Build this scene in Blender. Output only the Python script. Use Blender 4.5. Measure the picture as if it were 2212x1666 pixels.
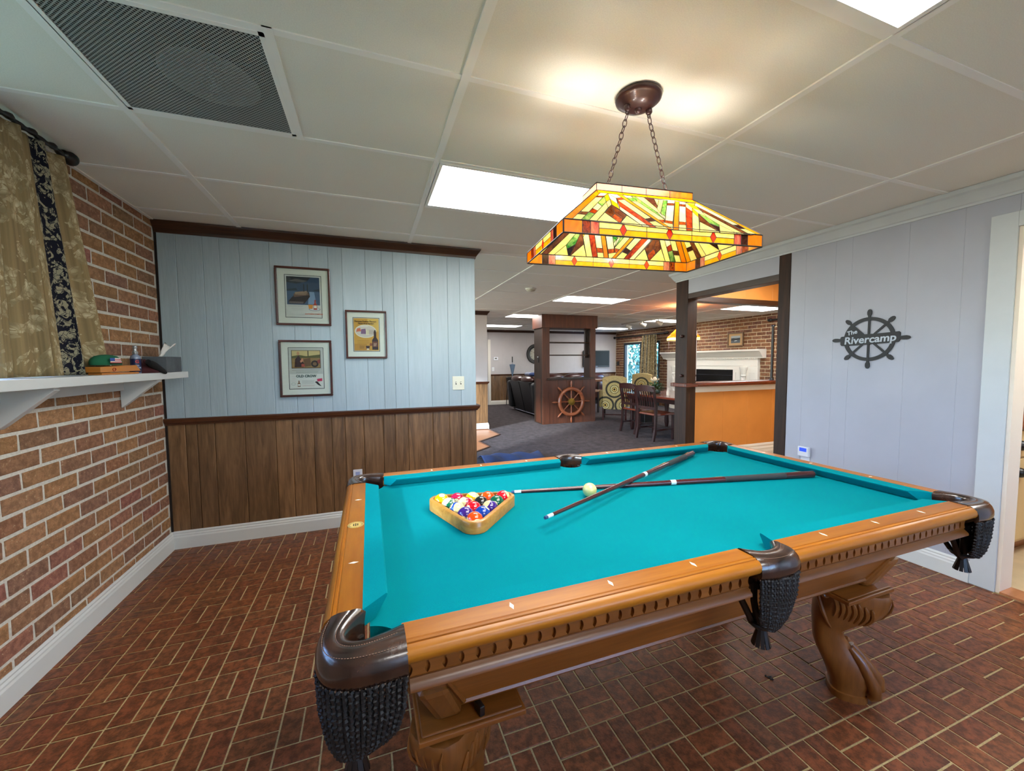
import bpy, bmesh, math, random
from mathutils import Vector, Matrix
random.seed(7)
PI = math.pi
for o in list(bpy.data.objects):
    bpy.data.objects.remove(o)
scn = bpy.context.scene
C = scn.collection

# ------------------------------------------------------------------ camera
H = 2.367          # ceiling height
CAM_H = 1.3604     # eye height
F_PX = 855.55
YAW, PITCH, ROLL = 0.346591, 0.0599783, -0.0075321
cd = bpy.data.cameras.new('camera'); cam = bpy.data.objects.new('camera', cd); C.objects.link(cam)
_f = Vector((math.sin(YAW)*math.cos(PITCH), math.cos(YAW)*math.cos(PITCH), -math.sin(PITCH)))
_r = Vector((math.cos(YAW), -math.sin(YAW), 0.0)); _u = _r.cross(_f)
CR = math.cos(ROLL)*_r + math.sin(ROLL)*_u
CU = -math.sin(ROLL)*_r + math.cos(ROLL)*_u
cam.matrix_world = Matrix(((CR.x, CU.x, -_f.x, 0), (CR.y, CU.y, -_f.y, 0), (CR.z, CU.z, -_f.z, CAM_H), (0, 0, 0, 1)))
cd.sensor_fit = 'HORIZONTAL'; cd.sensor_width = 36.0; cd.lens = 36.0*F_PX/2212.0
cd.clip_start = 0.02; cd.clip_end = 200
scn.camera = cam

# ------------------------------------------------------------------ world, sun, exposure
scn.view_settings.view_transform = 'Standard'
scn.view_settings.look = 'None'
scn.view_settings.gamma = 1.0
scn.view_settings.use_curve_mapping = False
scn.view_settings.exposure = 1.25
w = bpy.data.worlds.new('world'); scn.world = w; w.use_nodes = True
nt = w.node_tree; nt.nodes.clear()
sky = nt.nodes.new('ShaderNodeTexSky'); sky.sky_type = 'NISHITA'; sky.sun_disc = False
sky.sun_elevation = math.radians(48); sky.sun_rotation = math.radians(238); sky.air_density = 1.0; sky.dust_density = 0.4; sky.ozone_density = 5.0
bg = nt.nodes.new('ShaderNodeBackground'); bg.inputs['Strength'].default_value = 1.0
wo = nt.nodes.new('ShaderNodeOutputWorld')
nt.links.new(sky.outputs[0], bg.inputs[0]); nt.links.new(bg.outputs[0], wo.inputs[0])
sl = bpy.data.lights.new('sun', 'SUN'); sl.energy = 4.5; sl.angle = math.radians(4); sl.color = (0.86, 0.95, 1.0)
so = bpy.data.objects.new('sun', sl); C.objects.link(so)
SUN_DIR = Vector((1.0, 0.62, -0.39)).normalized()
so.rotation_euler = SUN_DIR.to_track_quat('-Z', 'Y').to_euler(); so.location = (-6, 1.5, 5)
PANEL_E = 8.5      # brightness of the fluorescent ceiling panels
BULB_W = 1.8       # each bulb of the stained glass lamp

# ------------------------------------------------------------------ helpers
def proj(P):
    d = Vector(P) - Vector((0, 0, CAM_H)); z = d.dot(_f)
    if z < 0.05: return None
    return (1106 + F_PX*d.dot(CR)/z, 833 - F_PX*d.dot(CU)/z, z)

def lin(h):
    if isinstance(h, (tuple, list)): return tuple(h)[:3] + (1,)
    h = h.lstrip('#'); out = []
    for i in (0, 2, 4):
        v = int(h[i:i+2], 16)/255
        out.append(v/12.92 if v <= .04045 else ((v+.055)/1.055)**2.4)
    return tuple(out) + (1,)

class MT:
    """small node-graph builder"""
    def __init__(s, name):
        s.m = bpy.data.materials.new(name); s.m.use_nodes = True; s.t = s.m.node_tree; s.t.nodes.clear()
        s.out = s.n('ShaderNodeOutputMaterial')
    def n(s, typ, **kw):
        x = s.t.nodes.new(typ)
        for k, v in kw.items(): setattr(x, k, v)
        return x
    def l(s, a, b): s.t.links.new(a, b)
    def pbsdf(s, rough=.5, metal=0, coat=0, spec=.5):
        b = s.n('ShaderNodeBsdfPrincipled'); b.inputs['Roughness'].default_value = rough; b.inputs['Metallic'].default_value = metal
        b.inputs['Coat Weight'].default_value = coat; b.inputs['Specular IOR Level'].default_value = spec
        b.inputs['Coat Roughness'].default_value = .12
        s.l(b.outputs[0], s.out.inputs[0]); return b
    def ramp(s, fac, stops, interp='LINEAR'):
        r = s.n('ShaderNodeValToRGB'); r.color_ramp.interpolation = interp
        el = r.color_ramp.elements
        while len(el) < len(stops): el.new(.5)
        for e, (p, c) in zip(el, stops): e.position = p; e.color = lin(c)
        s.l(fac, r.inputs[0]); return r.outputs[0]
    def noise(s, vec, scale, detail=4, rough=.55, dist=0):
        x = s.n('ShaderNodeTexNoise'); x.inputs['Scale'].default_value = scale; x.inputs['Detail'].default_value = detail
        x.inputs['Roughness'].default_value = rough; x.inputs['Distortion'].default_value = dist
        if vec is not None: s.l(vec, x.inputs['Vector'])
        return x.outputs[0]
    def coord(s, which='Object', scale=(1, 1, 1), rnd=0, rot=(0, 0, 0)):
        tc = s.n('ShaderNodeTexCoord'); mp = s.n('ShaderNodeMapping'); mp.inputs['Scale'].default_value = scale; mp.inputs['Rotation'].default_value = rot
        s.l(tc.outputs[which], mp.inputs[0])
        if rnd:
            v = s.math('MULTIPLY', s.rnd(), rnd); c = s.n('ShaderNodeCombineXYZ')
            for i in range(3): s.l(v, c.inputs[i])
            a = s.n('ShaderNodeVectorMath', operation='ADD'); s.l(mp.outputs[0], a.inputs[0]); s.l(c.outputs[0], a.inputs[1]); return a.outputs[0]
        return mp.outputs[0]
    def math(s, op, a, b=0.0, c=None):
        x = s.n('ShaderNodeMath', operation=op)
        for i, v in enumerate((a, b) if c is None else (a, b, c)):
            if isinstance(v, (int, float)): x.inputs[i].default_value = v
            else: s.l(v, x.inputs[i])
        return x.outputs[0]
    def rnd(s):
        oi = s.n('ShaderNodeObjectInfo'); g = s.n('ShaderNodeNewGeometry')
        return s.math('FRACT', s.math('ADD', oi.outputs['Random'], g.outputs['Random Per Island']))
    def mix(s, fac, a, b, blend='MIX'):
        x = s.n('ShaderNodeMix', data_type='RGBA', blend_type=blend)
        for sock, v in ((x.inputs[0], fac), (x.inputs[6], a), (x.inputs[7], b)):
            if isinstance(v, (int, float)): sock.default_value = v
            elif isinstance(v, (str, tuple)): sock.default_value = lin(v)
            else: s.l(v, sock)
        return x.outputs[2]
    def bump(s, h, b, strength=.3, dist=.01):
        x = s.n('ShaderNodeBump'); x.inputs['Strength'].default_value = strength; x.inputs['Distance'].default_value = dist
        s.l(h, x.inputs['Height']); s.l(x.outputs[0], b.inputs['Normal'])

def plain(name, col, rough=.5, metal=0, coat=0, nscale=0, nbump=0, var=0, spec=.5):
    t = MT(name); b = t.pbsdf(rough, metal, coat, spec)
    if var or nbump:
        v = t.coord(); nz = t.noise(v, nscale or 30)
        if var:
            c = lin(col); dk = tuple(x*(1-var) for x in c[:3]); lt = tuple(min(1, x*(1+var)) for x in c[:3])
            t.l(t.ramp(nz, [(.3, dk), (.7, lt)]), b.inputs['Base Color'])
        else: b.inputs['Base Color'].default_value = lin(col)
        if nbump: t.bump(nz, b, nbump, .004)
    else: b.inputs['Base Color'].default_value = lin(col)
    return t.m

def wood(name, cols, axis='Z', scale=1.0, rough=.4, coat=0.0, rnd=7, bump=.12, vr=.17, spec=.5):
    """streaky grain along one axis"""
    t = MT(name); b = t.pbsdf(rough, 0, coat, spec)
    k = {'X': (1.2, 14, 14), 'Y': (14, 1.2, 14), 'Z': (14, 14, 1.2)}[axis]
    v = t.coord('Object', tuple(x*scale for x in k), rnd)
    n1 = t.noise(v, 1.0, 5, .6, 1.2); n2 = t.noise(v, 4.0, 3, .6, .4)
    f = t.math('ADD', t.math('MULTIPLY', n1, .72), t.math('MULTIPLY', n2, .28))
    st = [(.30 + .40*i/(len(cols)-1), c) for i, c in enumerate(cols)]
    col = t.ramp(f, st)
    if rnd:
        h = t.n('ShaderNodeHueSaturation'); t.l(col, h.inputs['Color']); t.l(t.math('MULTIPLY_ADD', t.rnd(), vr*2, 1-vr), h.inputs['Value']); col = h.outputs[0]
    t.l(col, b.inputs['Base Color'])
    if bump: t.bump(n2, b, bump, .003)
    return t.m

def rand_mat(name, cols, rough=.8, nscale=25, spread=.35, bump=.4, speck=None, spec=.3, coat=0, lo=.40, hi=.60):
    """one tone for each piece, mottled inside the piece"""
    t = MT(name); b = t.pbsdf(rough, 0, coat, spec)
    base = t.ramp(t.rnd(), [(i/(len(cols)-1), c) for i, c in enumerate(cols)])
    v = t.coord('Object', rnd=9); n1 = t.noise(v, nscale, 6, .65); n2 = t.noise(v, nscale*4, 4, .6)
    h = t.n('ShaderNodeHueSaturation'); t.l(base, h.inputs['Color']); mr = t.n('ShaderNodeMapRange'); mr.inputs[1].default_value = lo; mr.inputs[2].default_value = hi; mr.inputs[3].default_value = 1-spread; mr.inputs[4].default_value = 1+spread; t.l(n1, mr.inputs[0]); t.l(mr.outputs[0], h.inputs['Value'])
    col = h.outputs[0]
    if speck: n3 = t.noise(v, nscale*2.4, 5, .7, .6); col = t.mix(t.math('MULTIPLY', t.math('MULTIPLY', t.math('GREATER_THAN', n3, .62), t.math('GREATER_THAN', n1, .50)), .6), col, speck)
    t.l(col, b.inputs['Base Color'])
    t.bump(n2, b, bump, .004)
    return t.m

# ------------------------------------------------------------------ geometry
class G:
    def __init__(s): s.v = []; s.f = []; s.mi = []; s.cm = 0
    def add(s, vs, fs):
        n = len(s.v); s.v += [tuple(p) for p in vs]
        for f in fs: s.f.append(tuple(i+n for i in f)); s.mi.append(s.cm)
        return s
    def box(s, a, b, M=None):
        x0, y0, z0 = a; x1, y1, z1 = b
        vs = [(x0,y0,z0),(x1,y0,z0),(x1,y1,z0),(x0,y1,z0),(x0,y0,z1),(x1,y0,z1),(x1,y1,z1),(x0,y1,z1)]
        if M is not None: vs = [M @ Vector(p) for p in vs]
        return s.add(vs, [(0,3,2,1),(4,5,6,7),(0,1,5,4),(1,2,6,5),(2,3,7,6),(3,0,4,7)])
    def hexa(s, lo, hi):
        """lo, hi: four points each, counter-clockwise from above"""
        return s.add(list(lo)+list(hi), [(0,3,2,1),(4,5,6,7),(0,1,5,4),(1,2,6,5),(2,3,7,6),(3,0,4,7)])
    def prism(s, poly, fn0, fn1):
        """poly of 2D points; fn0/fn1 map a 2D point to 3D for the two ends"""
        n = len(poly)
        vs = [fn0(*p) for p in poly] + [fn1(*p) for p in poly]
        fs = [tuple(reversed(range(n))), tuple(range(n, 2*n))] + [(i, (i+1) % n, n+(i+1) % n, n+i) for i in range(n)]
        return s.add(vs, fs)
    def loft(s, rings, close=True, cap=True):
        n = len(rings[0]); vs = [p for r in rings for p in r]; fs = []
        m = n if close else n-1
        for k in range(len(rings)-1):
            for i in range(m):
                a = k*n+i; b = k*n+(i+1) % n
                fs.append((a, b, b+n, a+n))
        if cap and close: fs += [tuple(reversed(range(n))), tuple(range((len(rings)-1)*n, len(rings)*n))]
        return s.add(vs, fs)
    def lathe(s, prof, org=(0,0,0), axis=(0,0,1), seg=24, cap=True):
        """prof: (radius, height along the axis)"""
        q = Vector(axis).to_track_quat('Z', 'Y'); o = Vector(org)
        rings = [[o + q @ Vector((r*math.cos(2*PI*i/seg), r*math.sin(2*PI*i/seg), h)) for i in range(seg)] for r, h in prof]
        return s.loft(rings, True, cap)
    def tube(s, path, r, seg=8, cap=True):
        path = [Vector(p) for p in path]; rings = []; up = None
        for i, p in enumerate(path):
            d = (path[min(i+1, len(path)-1)] - path[max(i-1, 0)])
            if d.length < 1e-9: d = Vector((0,0,1))
            d.normalize()
            if up is None: up = Vector((0,0,1)) if abs(d.z) < .9 else Vector((1,0,0))
            a = d.cross(up)
            if a.length < 1e-6: a = d.orthogonal()
            a.normalize(); b = a.cross(d).normalized(); up = b
            rr = r[i] if isinstance(r, (list, tuple)) else r
            rings.append([p + rr*(math.cos(2*PI*k/seg)*a + math.sin(2*PI*k/seg)*b) for k in range(seg)])
        return s.loft(rings, True, cap)
    def sphere(s, c, r, seg=16, rings=10):
        c = Vector(c); r = r if isinstance(r, tuple) else (r, r, r)
        prof = [(math.sin(PI*i/rings), -math.cos(PI*i/rings)) for i in range(rings+1)]
        R = [[c + Vector((r[0]*max(q, 1e-4)*math.cos(2*PI*k/seg), r[1]*max(q, 1e-4)*math.sin(2*PI*k/seg), r[2]*h)) for k in range(seg)] for q, h in prof]
        return s.loft(R)
    def torus(s, c, R, r, axis=(0,0,1), seg=32, sg=8, sy=1.0):
        q = Vector(axis).to_track_quat('Z', 'Y'); c = Vector(c); rings = []
        for i in range(seg):
            a = 2*PI*i/seg
            rings.append([c + q @ Vector(((R+r*math.cos(2*PI*k/sg))*math.cos(a), sy*(R+r*math.cos(2*PI*k/sg))*math.sin(a), r*math.sin(2*PI*k/sg))) for k in range(sg)])
        rings.append(rings[0]); return s.loft(rings, True, False)
    def build(s, name, mats, parent=None, smooth=False, bevel=0, loc=None, weld=False):
        me = bpy.data.meshes.new(name); me.from_pydata(s.v, [], s.f)
        mats = mats if isinstance(mats, (list, tuple)) else [mats]
        for m in mats: me.materials.append(m)
        if len(mats) > 1: me.polygons.foreach_set('material_index', s.mi)
        bm = bmesh.new(); bm.from_mesh(me)
        if weld: bmesh.ops.remove_doubles(bm, verts=bm.verts, dist=1e-5)
        bmesh.ops.recalc_face_normals(bm, faces=bm.faces); bm.to_mesh(me); bm.free()
        if smooth:
            me.polygons.foreach_set('use_smooth', [True]*len(me.polygons))
            try: me.set_sharp_from_angle(angle=math.radians(48))
            except Exception: pass
        me.update()
        return link(name, me, parent, bevel, loc)

def link(name, me, parent=None, bevel=0, loc=None):
    o = bpy.data.objects.new(name, me); C.objects.link(o)
    if parent is not None:
        o.parent = parent
        wm = WM.get(parent.name, Matrix())
        if loc is None: o.matrix_parent_inverse = wm.inverted()
    if loc is not None: o.location = loc
    if bevel:
        b = o.modifiers.new('bevel', 'BEVEL'); b.width = bevel; b.segments = 2; b.limit_method = 'ANGLE'
    return o
WM = {}   # world matrices of the empties

def tag(o, label, cat, group=None):
    o['label'] = label; o['category'] = cat
    if group: o['group'] = group
    return o
def thing(name, label, cat, loc=(0,0,0), rotz=0, group=None):
    o = bpy.data.objects.new(name, None); C.objects.link(o); o.empty_display_size = .1
    o.location = loc; o.rotation_euler = (0, 0, rotz)
    WM[o.name] = Matrix.Translation(loc) @ Matrix.Rotation(rotz, 4, 'Z')
    return tag(o, label, cat, group)
def struct(o, label=None):
    o['kind'] = 'structure'
    if label: o['label'] = label
    return o
def dup(root, loc, rotz, label=None, group=None):
    r = root.copy(); C.objects.link(r); r.location = loc; r.rotation_euler = (0, 0, rotz)
    if label: r['label'] = label
    if group: r['group'] = group
    for ch in root.children:
        c = ch.copy(); C.objects.link(c); c.parent = r
        for g in ch.children:
            d = g.copy(); C.objects.link(d); d.parent = c
    return r
def text_mesh(body, size, extrude=.0005, shear=0, align='CENTER', bold=0):
    cu = bpy.data.curves.new('lettering', 'FONT'); cu.body = body; cu.size = size; cu.extrude = extrude; cu.align_x = align; cu.align_y = 'CENTER'; cu.shear = shear; cu.offset = bold; cu.resolution_u = 3
    o = bpy.data.objects.new('lettering', cu); C.objects.link(o)
    me = bpy.data.meshes.new_from_object(o.evaluated_get(bpy.context.evaluated_depsgraph_get()))
    bpy.data.objects.remove(o); bpy.data.curves.remove(cu); return me
def text(body, size, M, mat, parent, name='lettering', **kw):
    me = text_mesh(body, size, **kw); me.transform(M); me.materials.clear(); me.materials.append(mat); me.name = name
    return link(name, me, parent)
def wallM(origin, facing):
    """matrix whose local x,y lie in a wall and z points out of it, as seen from the room"""
    z = Vector(facing).normalized(); y = Vector((0,0,1)); x = y.cross(z)
    return Matrix(((x.x, y.x, z.x, origin[0]), (x.y, y.y, z.y, origin[1]), (x.z, y.z, z.z, origin[2]), (0,0,0,1)))
# ------------------------------------------------------------------ materials
m_ceil = plain('ceiling_tile', '#edebdf', .9, nscale=260, nbump=.12, var=.05)
m_tee = plain('tee_white', '#f6f5ee', .5)
m_white = plain('white_paint', '#cfd3d1', .42)
m_white_warm = plain('white_warm', '#d8d2c6', .42)
m_casing = plain('casing_paint', '#c3c9cb', .5, nscale=6, var=.03)
m_blue = wood('blue_board', ['#9db0b8', '#a3b5bc', '#a9bac1'], 'Z', 1.3, .5, rnd=5, bump=.55, vr=.05)
m_blue_r = plain('blue_lavender_paint', '#a9acb6', .55, nscale=3, nbump=.1, var=.04)
m_grey_wall = plain('grey_paint', '#b3adac', .6, nscale=4, var=.03)
m_orange = plain('orange_paint', '#c67f37', .5, nscale=5, var=.05)
m_panel = wood('panel_wood', ['#4a3726', '#63492f', '#7a5b3c', '#8a6a48'], 'Z', 1.5, .42, rnd=9)
m_gap = plain('dark_gap', '#1c120b', .9)
m_dark = wood('dark_walnut', ['#26140c', '#38200f', '#4a2c18'], 'X', 1.5, .38, .15)
m_dark_y = wood('dark_walnut_y', ['#26140c', '#38200f', '#4a2c18'], 'Y', 1.5, .38, .15)
m_dark_z = wood('dark_walnut_z', ['#1f120b', '#2e1b10', '#402615'], 'Z', 1.5, .5, .0, spec=.25)
m_rail = wood('chair_rail_wood', ['#3a1d10', '#4c2915', '#5e371e'], 'X', 1.5, .35, .2)
m_mortar = plain('mortar', '#cfcdc2', .95, nscale=90, nbump=.8, var=.12)
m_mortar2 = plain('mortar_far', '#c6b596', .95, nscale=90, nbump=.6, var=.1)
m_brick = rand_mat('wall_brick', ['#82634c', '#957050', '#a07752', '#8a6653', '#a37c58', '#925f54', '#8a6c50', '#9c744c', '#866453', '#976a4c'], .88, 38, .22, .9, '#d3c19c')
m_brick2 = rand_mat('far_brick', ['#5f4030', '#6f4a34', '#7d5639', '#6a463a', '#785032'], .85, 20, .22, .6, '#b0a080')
m_fbrick = rand_mat('floor_brick', ['#6a3a24', '#744226', '#6c3e26', '#663a24', '#764629', '#6a4027', '#723f24'], .36, 34, .42, .35, '#2b1710', .3)
m_joint = plain('floor_joint', '#b5a376', .6, nscale=200, nbump=.5, var=.25)
m_carpet = None
_t = MT('carpet'); _b = _t.pbsdf(.98, spec=.1); _v = _t.coord()
_n = _t.noise(_v, 9, 6, .75); _n2 = _t.noise(_v, 190, 2, .6)
_t.l(_t.mix(.5, _t.ramp(_n, [(.35, '#3a3637'), (.65, '#6b6263')]), _t.ramp(_n2, [(.35, '#2c292a'), (.7, '#6d6566')])), _b.inputs['Base Color']); _t.bump(_n2, _b, 1.0, .012)
m_carpet = _t.m
m_plank = wood('entry_plank', ['#8f5a3a', '#a86e49', '#bb835b'], 'X', 1.0, .35, .2)
m_tile = plain('kitchen_floor', '#c9b48f', .4, nscale=7, var=.08)
_t = MT('light_panel'); _e = _t.n('ShaderNodeEmission'); _e.inputs[0].default_value = (1.0, .985, .96, 1); _e.inputs[1].default_value = PANEL_E; _t.l(_e.outputs[0], _t.out.inputs[0]); m_panel_e = _t.m
m_fix = plain('fixture_metal', '#8f8fa0', .4)
m_black = plain('black_metal', '#0d0b0b', .38)
_t = MT('window_glass'); _g = _t.n('ShaderNodeBsdfGlossy'); _g.inputs[1].default_value = .02; _tr = _t.n('ShaderNodeBsdfTransparent'); _tr.inputs[0].default_value = (.93, .97, 1, 1); _mx = _t.n('ShaderNodeMixShader'); _fr = _t.n('ShaderNodeLayerWeight'); _fr.inputs[0].default_value = .5
_t.l(_t.math('MULTIPLY_ADD', _t.math('POWER', _fr.outputs['Facing'], 4.0), .5, .03), _mx.inputs[0]); _t.l(_tr.outputs[0], _mx.inputs[1]); _t.l(_g.outputs[0], _mx.inputs[2]); _t.l(_mx.outputs[0], _t.out.inputs[0]); m_glass = _t.m

XL, YB, XR = -1.393, 3.525, 3.397      # left wall, picture wall, right wall
XF, YF = 8.26, 12.0                    # far brick wall, far end wall

# ------------------------------------------------------------------ floors
g = G().box((XL-.1, -2.3, -.12), (XR+.12, YB+.12, -.003)); floor = struct(g.build('floor', m_joint), 'brick patterned floor of the billiard room')
PX, PY, PP = .579, 1.067, .1545
TABLE_POLY = [(700,1345),(755,1045),(1520,960),(2110,1090),(1890,1230),(1650,1300),(890,1520)]
def inpoly(x, y, P):
    c = False; j = len(P)-1
    for i in range(len(P)):
        if (P[i][1] > y) != (P[j][1] > y) and x < (P[j][0]-P[i][0])*(y-P[i][1])/(P[j][1]-P[i][1])+P[i][0]: c = not c
        j = i
    return c
def px_area(pts):
    q = [proj(p) for p in pts]
    if any(a is None for a in q): return 0
    if not any(0 < a[0] < 2212 and 0 < a[1] < 1666 for a in q): return 0
    return abs(sum(q[i][0]*q[(i+1) % 4][1]-q[(i+1) % 4][0]*q[i][1] for i in range(4)))/2
def chamfer_brick(w, h, d, ch, jit=0):
    """piece in the local xy plane, front towards +z"""
    g = G(); a, b = w/2, h/2
    r0 = [(-a,-b,0),(a,-b,0),(a,b,0),(-a,b,0)]
    r1 = [(x, y, d-ch) for x, y, _ in r0]
    r2 = [(x-math.copysign(ch, x), y-math.copysign(ch, y), d) for x, y, _ in r0]
    if jit:
        r1 = [(x+random.uniform(-jit, jit), y+random.uniform(-jit, jit), z) for x, y, z in r1]
        r2 = [(x+random.uniform(-jit, jit), y+random.uniform(-jit, jit), z+random.uniform(-jit, jit)*.6) for x, y, z in r2]
    return g.loft([r0, r1, r2])
def pieces(parent, lst, mat, name, maker, limit=300):
    """lst: (area, matrix, w, h); the largest in view one by one, the rest joined"""
    lst.sort(key=lambda t: -t[0]); cache = {}; rest = G()
    for k, (ar, M, w, h) in enumerate(lst):
        key = (round(w, 3), round(h, 3), k % 5)
        if key not in cache:
            gg = maker(w, h); me = bpy.data.meshes.new(name); me.from_pydata(gg.v, [], gg.f); me.materials.append(mat)
            bm = bmesh.new(); bm.from_mesh(me); bmesh.ops.recalc_face_normals(bm, faces=bm.faces); bm.to_mesh(me); bm.free()
            cache[key] = (me, gg)
        if k < limit and ar > 40:
            o = bpy.data.objects.new(name, cache[key][0]); C.objects.link(o); o.parent = parent; o.matrix_basis = M
        else:
            gg = cache[key][1]; rest.add([M @ Vector(p) for p in gg.v], gg.f)
    if rest.v:
        o = rest.build('remaining_'+name+'s', mat, parent); o['kind'] = 'stuff'
lst = []
for i in range(-13, 19):
    for j in range(-22, 17):
        x0, y0 = PX+i*PP, PY+j*PP
        for k in (0, 1):
            if (i+j) % 2 == 0: a = (x0, y0+k*PP/2, x0+PP, y0+(k+1)*PP/2)
            else: a = (x0+k*PP/2, y0, x0+(k+1)*PP/2, y0+PP)
            a = (max(a[0], XL+.012), a[1], min(a[2], XR-.012), min(a[3], YB-.012))
            if a[2]-a[0] < .02 or a[3]-a[1] < .02: continue
            gp = .0033
            cx, cy = (a[0]+a[2])/2, (a[1]+a[3])/2
            ar = px_area([(a[0],a[1],0),(a[2],a[1],0),(a[2],a[3],0),(a[0],a[3],0)])
            q = proj((cx, cy, 0))
            if q and inpoly(q[0], q[1], TABLE_POLY): ar = 0
            lst.append((ar, Matrix.Translation((cx, cy, -.003)), a[2]-a[0]-2*gp, a[3]-a[1]-2*gp))
pieces(floor, lst, m_fbrick, 'brick', lambda w, h: chamfer_brick(w, h, .003, .0012, .0007))

struct(G().box((XL-.1, YB+.12, -.12), (XF+.1, YF+.1, 0)).build('floor', m_carpet), 'dark grey carpet of the far living room')
struct(G().box((XR+.12, -2.3, -.12), (XF+.1, YB+.12, -.0005)).build('floor', m_tile), 'pale kitchen floor beyond the right doorway')
zig = [(.6, 7.63), (1.991, 7.63), (2.231, 7.60), (2.257, 6.95), (1.728, 6.46), (1.775, 6.0), (1.48, 5.74), (.6, 5.74)]
ef = struct(G().prism(zig, lambda x, y: (x, y, .0), lambda x, y: (x, y, .006)).build('floor', m_plank), 'zigzag edged wooden entry floor beside the carpet')
g = G()
for a, b in zip(zig[1:7], zig[2:8]):
    g.tube([(a[0], a[1], .007), (b[0], b[1], .007)], .013, 6)
g.build('edge_strip', m_rail, ef)

# ------------------------------------------------------------------ ceiling
ceil = struct(G().box((XL-.2, -2.4, H+.012), (XF+.2, YF+.2, H+.15)).build('ceiling', m_gap), 'suspended ceiling slab')
def tile_mesh(w, h):
    g = G(); a, b = w/2, h/2
    return g.loft([[(-a,-b,.012),(a,-b,.012),(a,b,.012),(-a,b,.012)], [(-a,-b,0),(a,-b,0),(a,b,0),(-a,b,0)]])
tc = {}
def tile(x0, y0, x1, y1, mat):
    w, h = round(x1-x0-.004, 3), round(y1-y0-.004, 3)
    if w < .03 or h < .03: return
    if (w, h) not in tc:
        tc[(w, h)] = tile_mesh(w, h).build('ceiling_tile', mat, ceil).data
        o = [c for c in ceil.children if c.data == tc[(w, h)]][0]
    else:
        o = bpy.data.objects.new('ceiling_tile', tc[(w, h)]); C.objects.link(o); o.parent = ceil
    o.matrix_parent_inverse = Matrix(); o.location = ((x0+x1)/2, (y0+y1)/2, H)
def bar(x0, y0, x1, y1, w=.024):
    g = G()
    if abs(x1-x0) > abs(y1-y0): g.box((x0, y0-w/2, H-.004), (x1, y0+w/2, H+.002))
    else: g.box((x0-w/2, y0, H-.006), (x0+w/2, y1, H+.002))
    g.build('grid_bar', m_tee, ceil)
LIGHTS = []
def ceiling_light(x0, y0, x1, y1, label):
    t = thing('ceiling_light', label, 'ceiling light', ((x0+x1)/2, (y0+y1)/2, H), group='fluorescent ceiling panels')
    G().box((x0+.016, y0+.016, H-.001), (x1-.016, y1-.016, H+.008)).build('housing', m_fix, t)
    g = G()
    for a, b in (((x0+.012, y0+.012), (x1-.012, y0+.034)), ((x0+.012, y1-.034), (x1-.012, y1-.012)), ((x0+.012, y0+.034), (x0+.034, y1-.034)), ((x1-.034, y0+.034), (x1-.012, y1-.034))):
        g.box((a[0], a[1], H-.006), (b[0], b[1], H-.001))
    g.build('frame', m_tee, t)
    G().box((x0+.035, y0+.035, H-.004), (x1-.035, y1-.035, H-.0012)).build('diffuser', m_panel_e, t)
XS = [.35+1.219*k for k in (-1, 0, 1, 2)]      # -0.869 .. 2.788
YS = [2.04+.6096*k for k in range(-6, 3)]
xe = [XL] + XS + [XR]; ye = [-2.25] + YS + [YB]
lit = {(2, 7): 'long fluorescent panel glowing above the picture wall, partly behind the lamp', (2, 4): 'fluorescent panel at the top edge of the picture, right of centre', (2, 1): 'fluorescent panel behind the camera'}
for i in range(len(xe)-1):
    for j in range(len(ye)-1):
        x0, x1, y0, y1 = xe[i], xe[i+1], ye[j], ye[j+1]
        if (i, j) == (2, 7) or (i, j) == (2, 4) or (i, j) == (2, 1):
            ceiling_light(x0, y0, x1, y1, lit[(i, j)]); continue
        if (i, j) == (1, 6):                      # 2 x 2 return air grille and a half tile
            tile(-.26, y0, x1, y1, m_ceil); continue
        tile(x0, y0, x1, y1, m_ceil)
for x in XS: bar(x, -2.25, x, YB, .03)
for y in YS:
    for i in range(len(xe)-1): bar(xe[i], y, xe[i+1], y)
G().box((-.274, YS[5]-.012, H-.0055), (-.246, YS[6]+.012, H+.002)).build('grid_bar', m_tee, ceil)
# wall angle along the left and right walls
G().box((XL, -2.25, H-.006), (XL+.02, YB, H+.001)).build('grid_bar', m_tee, ceil)
# far room grid
XS2 = [2.87+1.219*k for k in range(-3, 5)]; YS2 = [5.45+.6096*k for k in range(-3, 11)]
xe2 = [-1.4] + XS2 + [XF]; ye2 = [YB] + YS2 + [YF]
fl = {(4, 4): 'ceiling panel left of the brown room divider', (7, 4): 'ceiling panel seen through the wooden pass-through', (4, 12): 'ceiling panel nearest the round clock', (7, 12): 'ceiling panel behind the track lights', (4, 8): 'ceiling panel hidden behind the room divider', (7, 8): 'ceiling panel behind the dark corner post'}
for i in range(len(xe2)-1):
    for j in range(len(ye2)-1):
        x0, x1, y0, y1 = xe2[i], xe2[i+1], ye2[j], ye2[j+1]
        if x1 - x0 < .05 or y1-y0 < .05: continue
        if (i, j) in fl: ceiling_light(x0, y0, x1, y1, 'fluorescent '+fl[(i, j)]); continue
        tile(x0, y0, x1, y1, m_ceil)
for x in XS2: bar(x, YB, x, YF)
for y in YS2:
    for i in range(len(xe2)-1): bar(xe2[i], y, xe2[i+1], y, .02)
# kitchen side; two unseen panels added to brighten the kitchen and orange wall
for j in range(len(ye)-1):
    for i in range(4):
        if (i, j) in ((0, 8), (0, 4)): ceiling_light(XR+.1+i*1.2, ye[j], XR+.1+(i+1)*1.2, ye[j+1], 'unseen ceiling panel added to brighten the kitchen passage' if j == 8 else 'unseen ceiling panel added to brighten the kitchen')
        else: tile(XR+.1+i*1.2, ye[j], XR+.1+(i+1)*1.2, ye[j+1], m_ceil)

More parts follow.
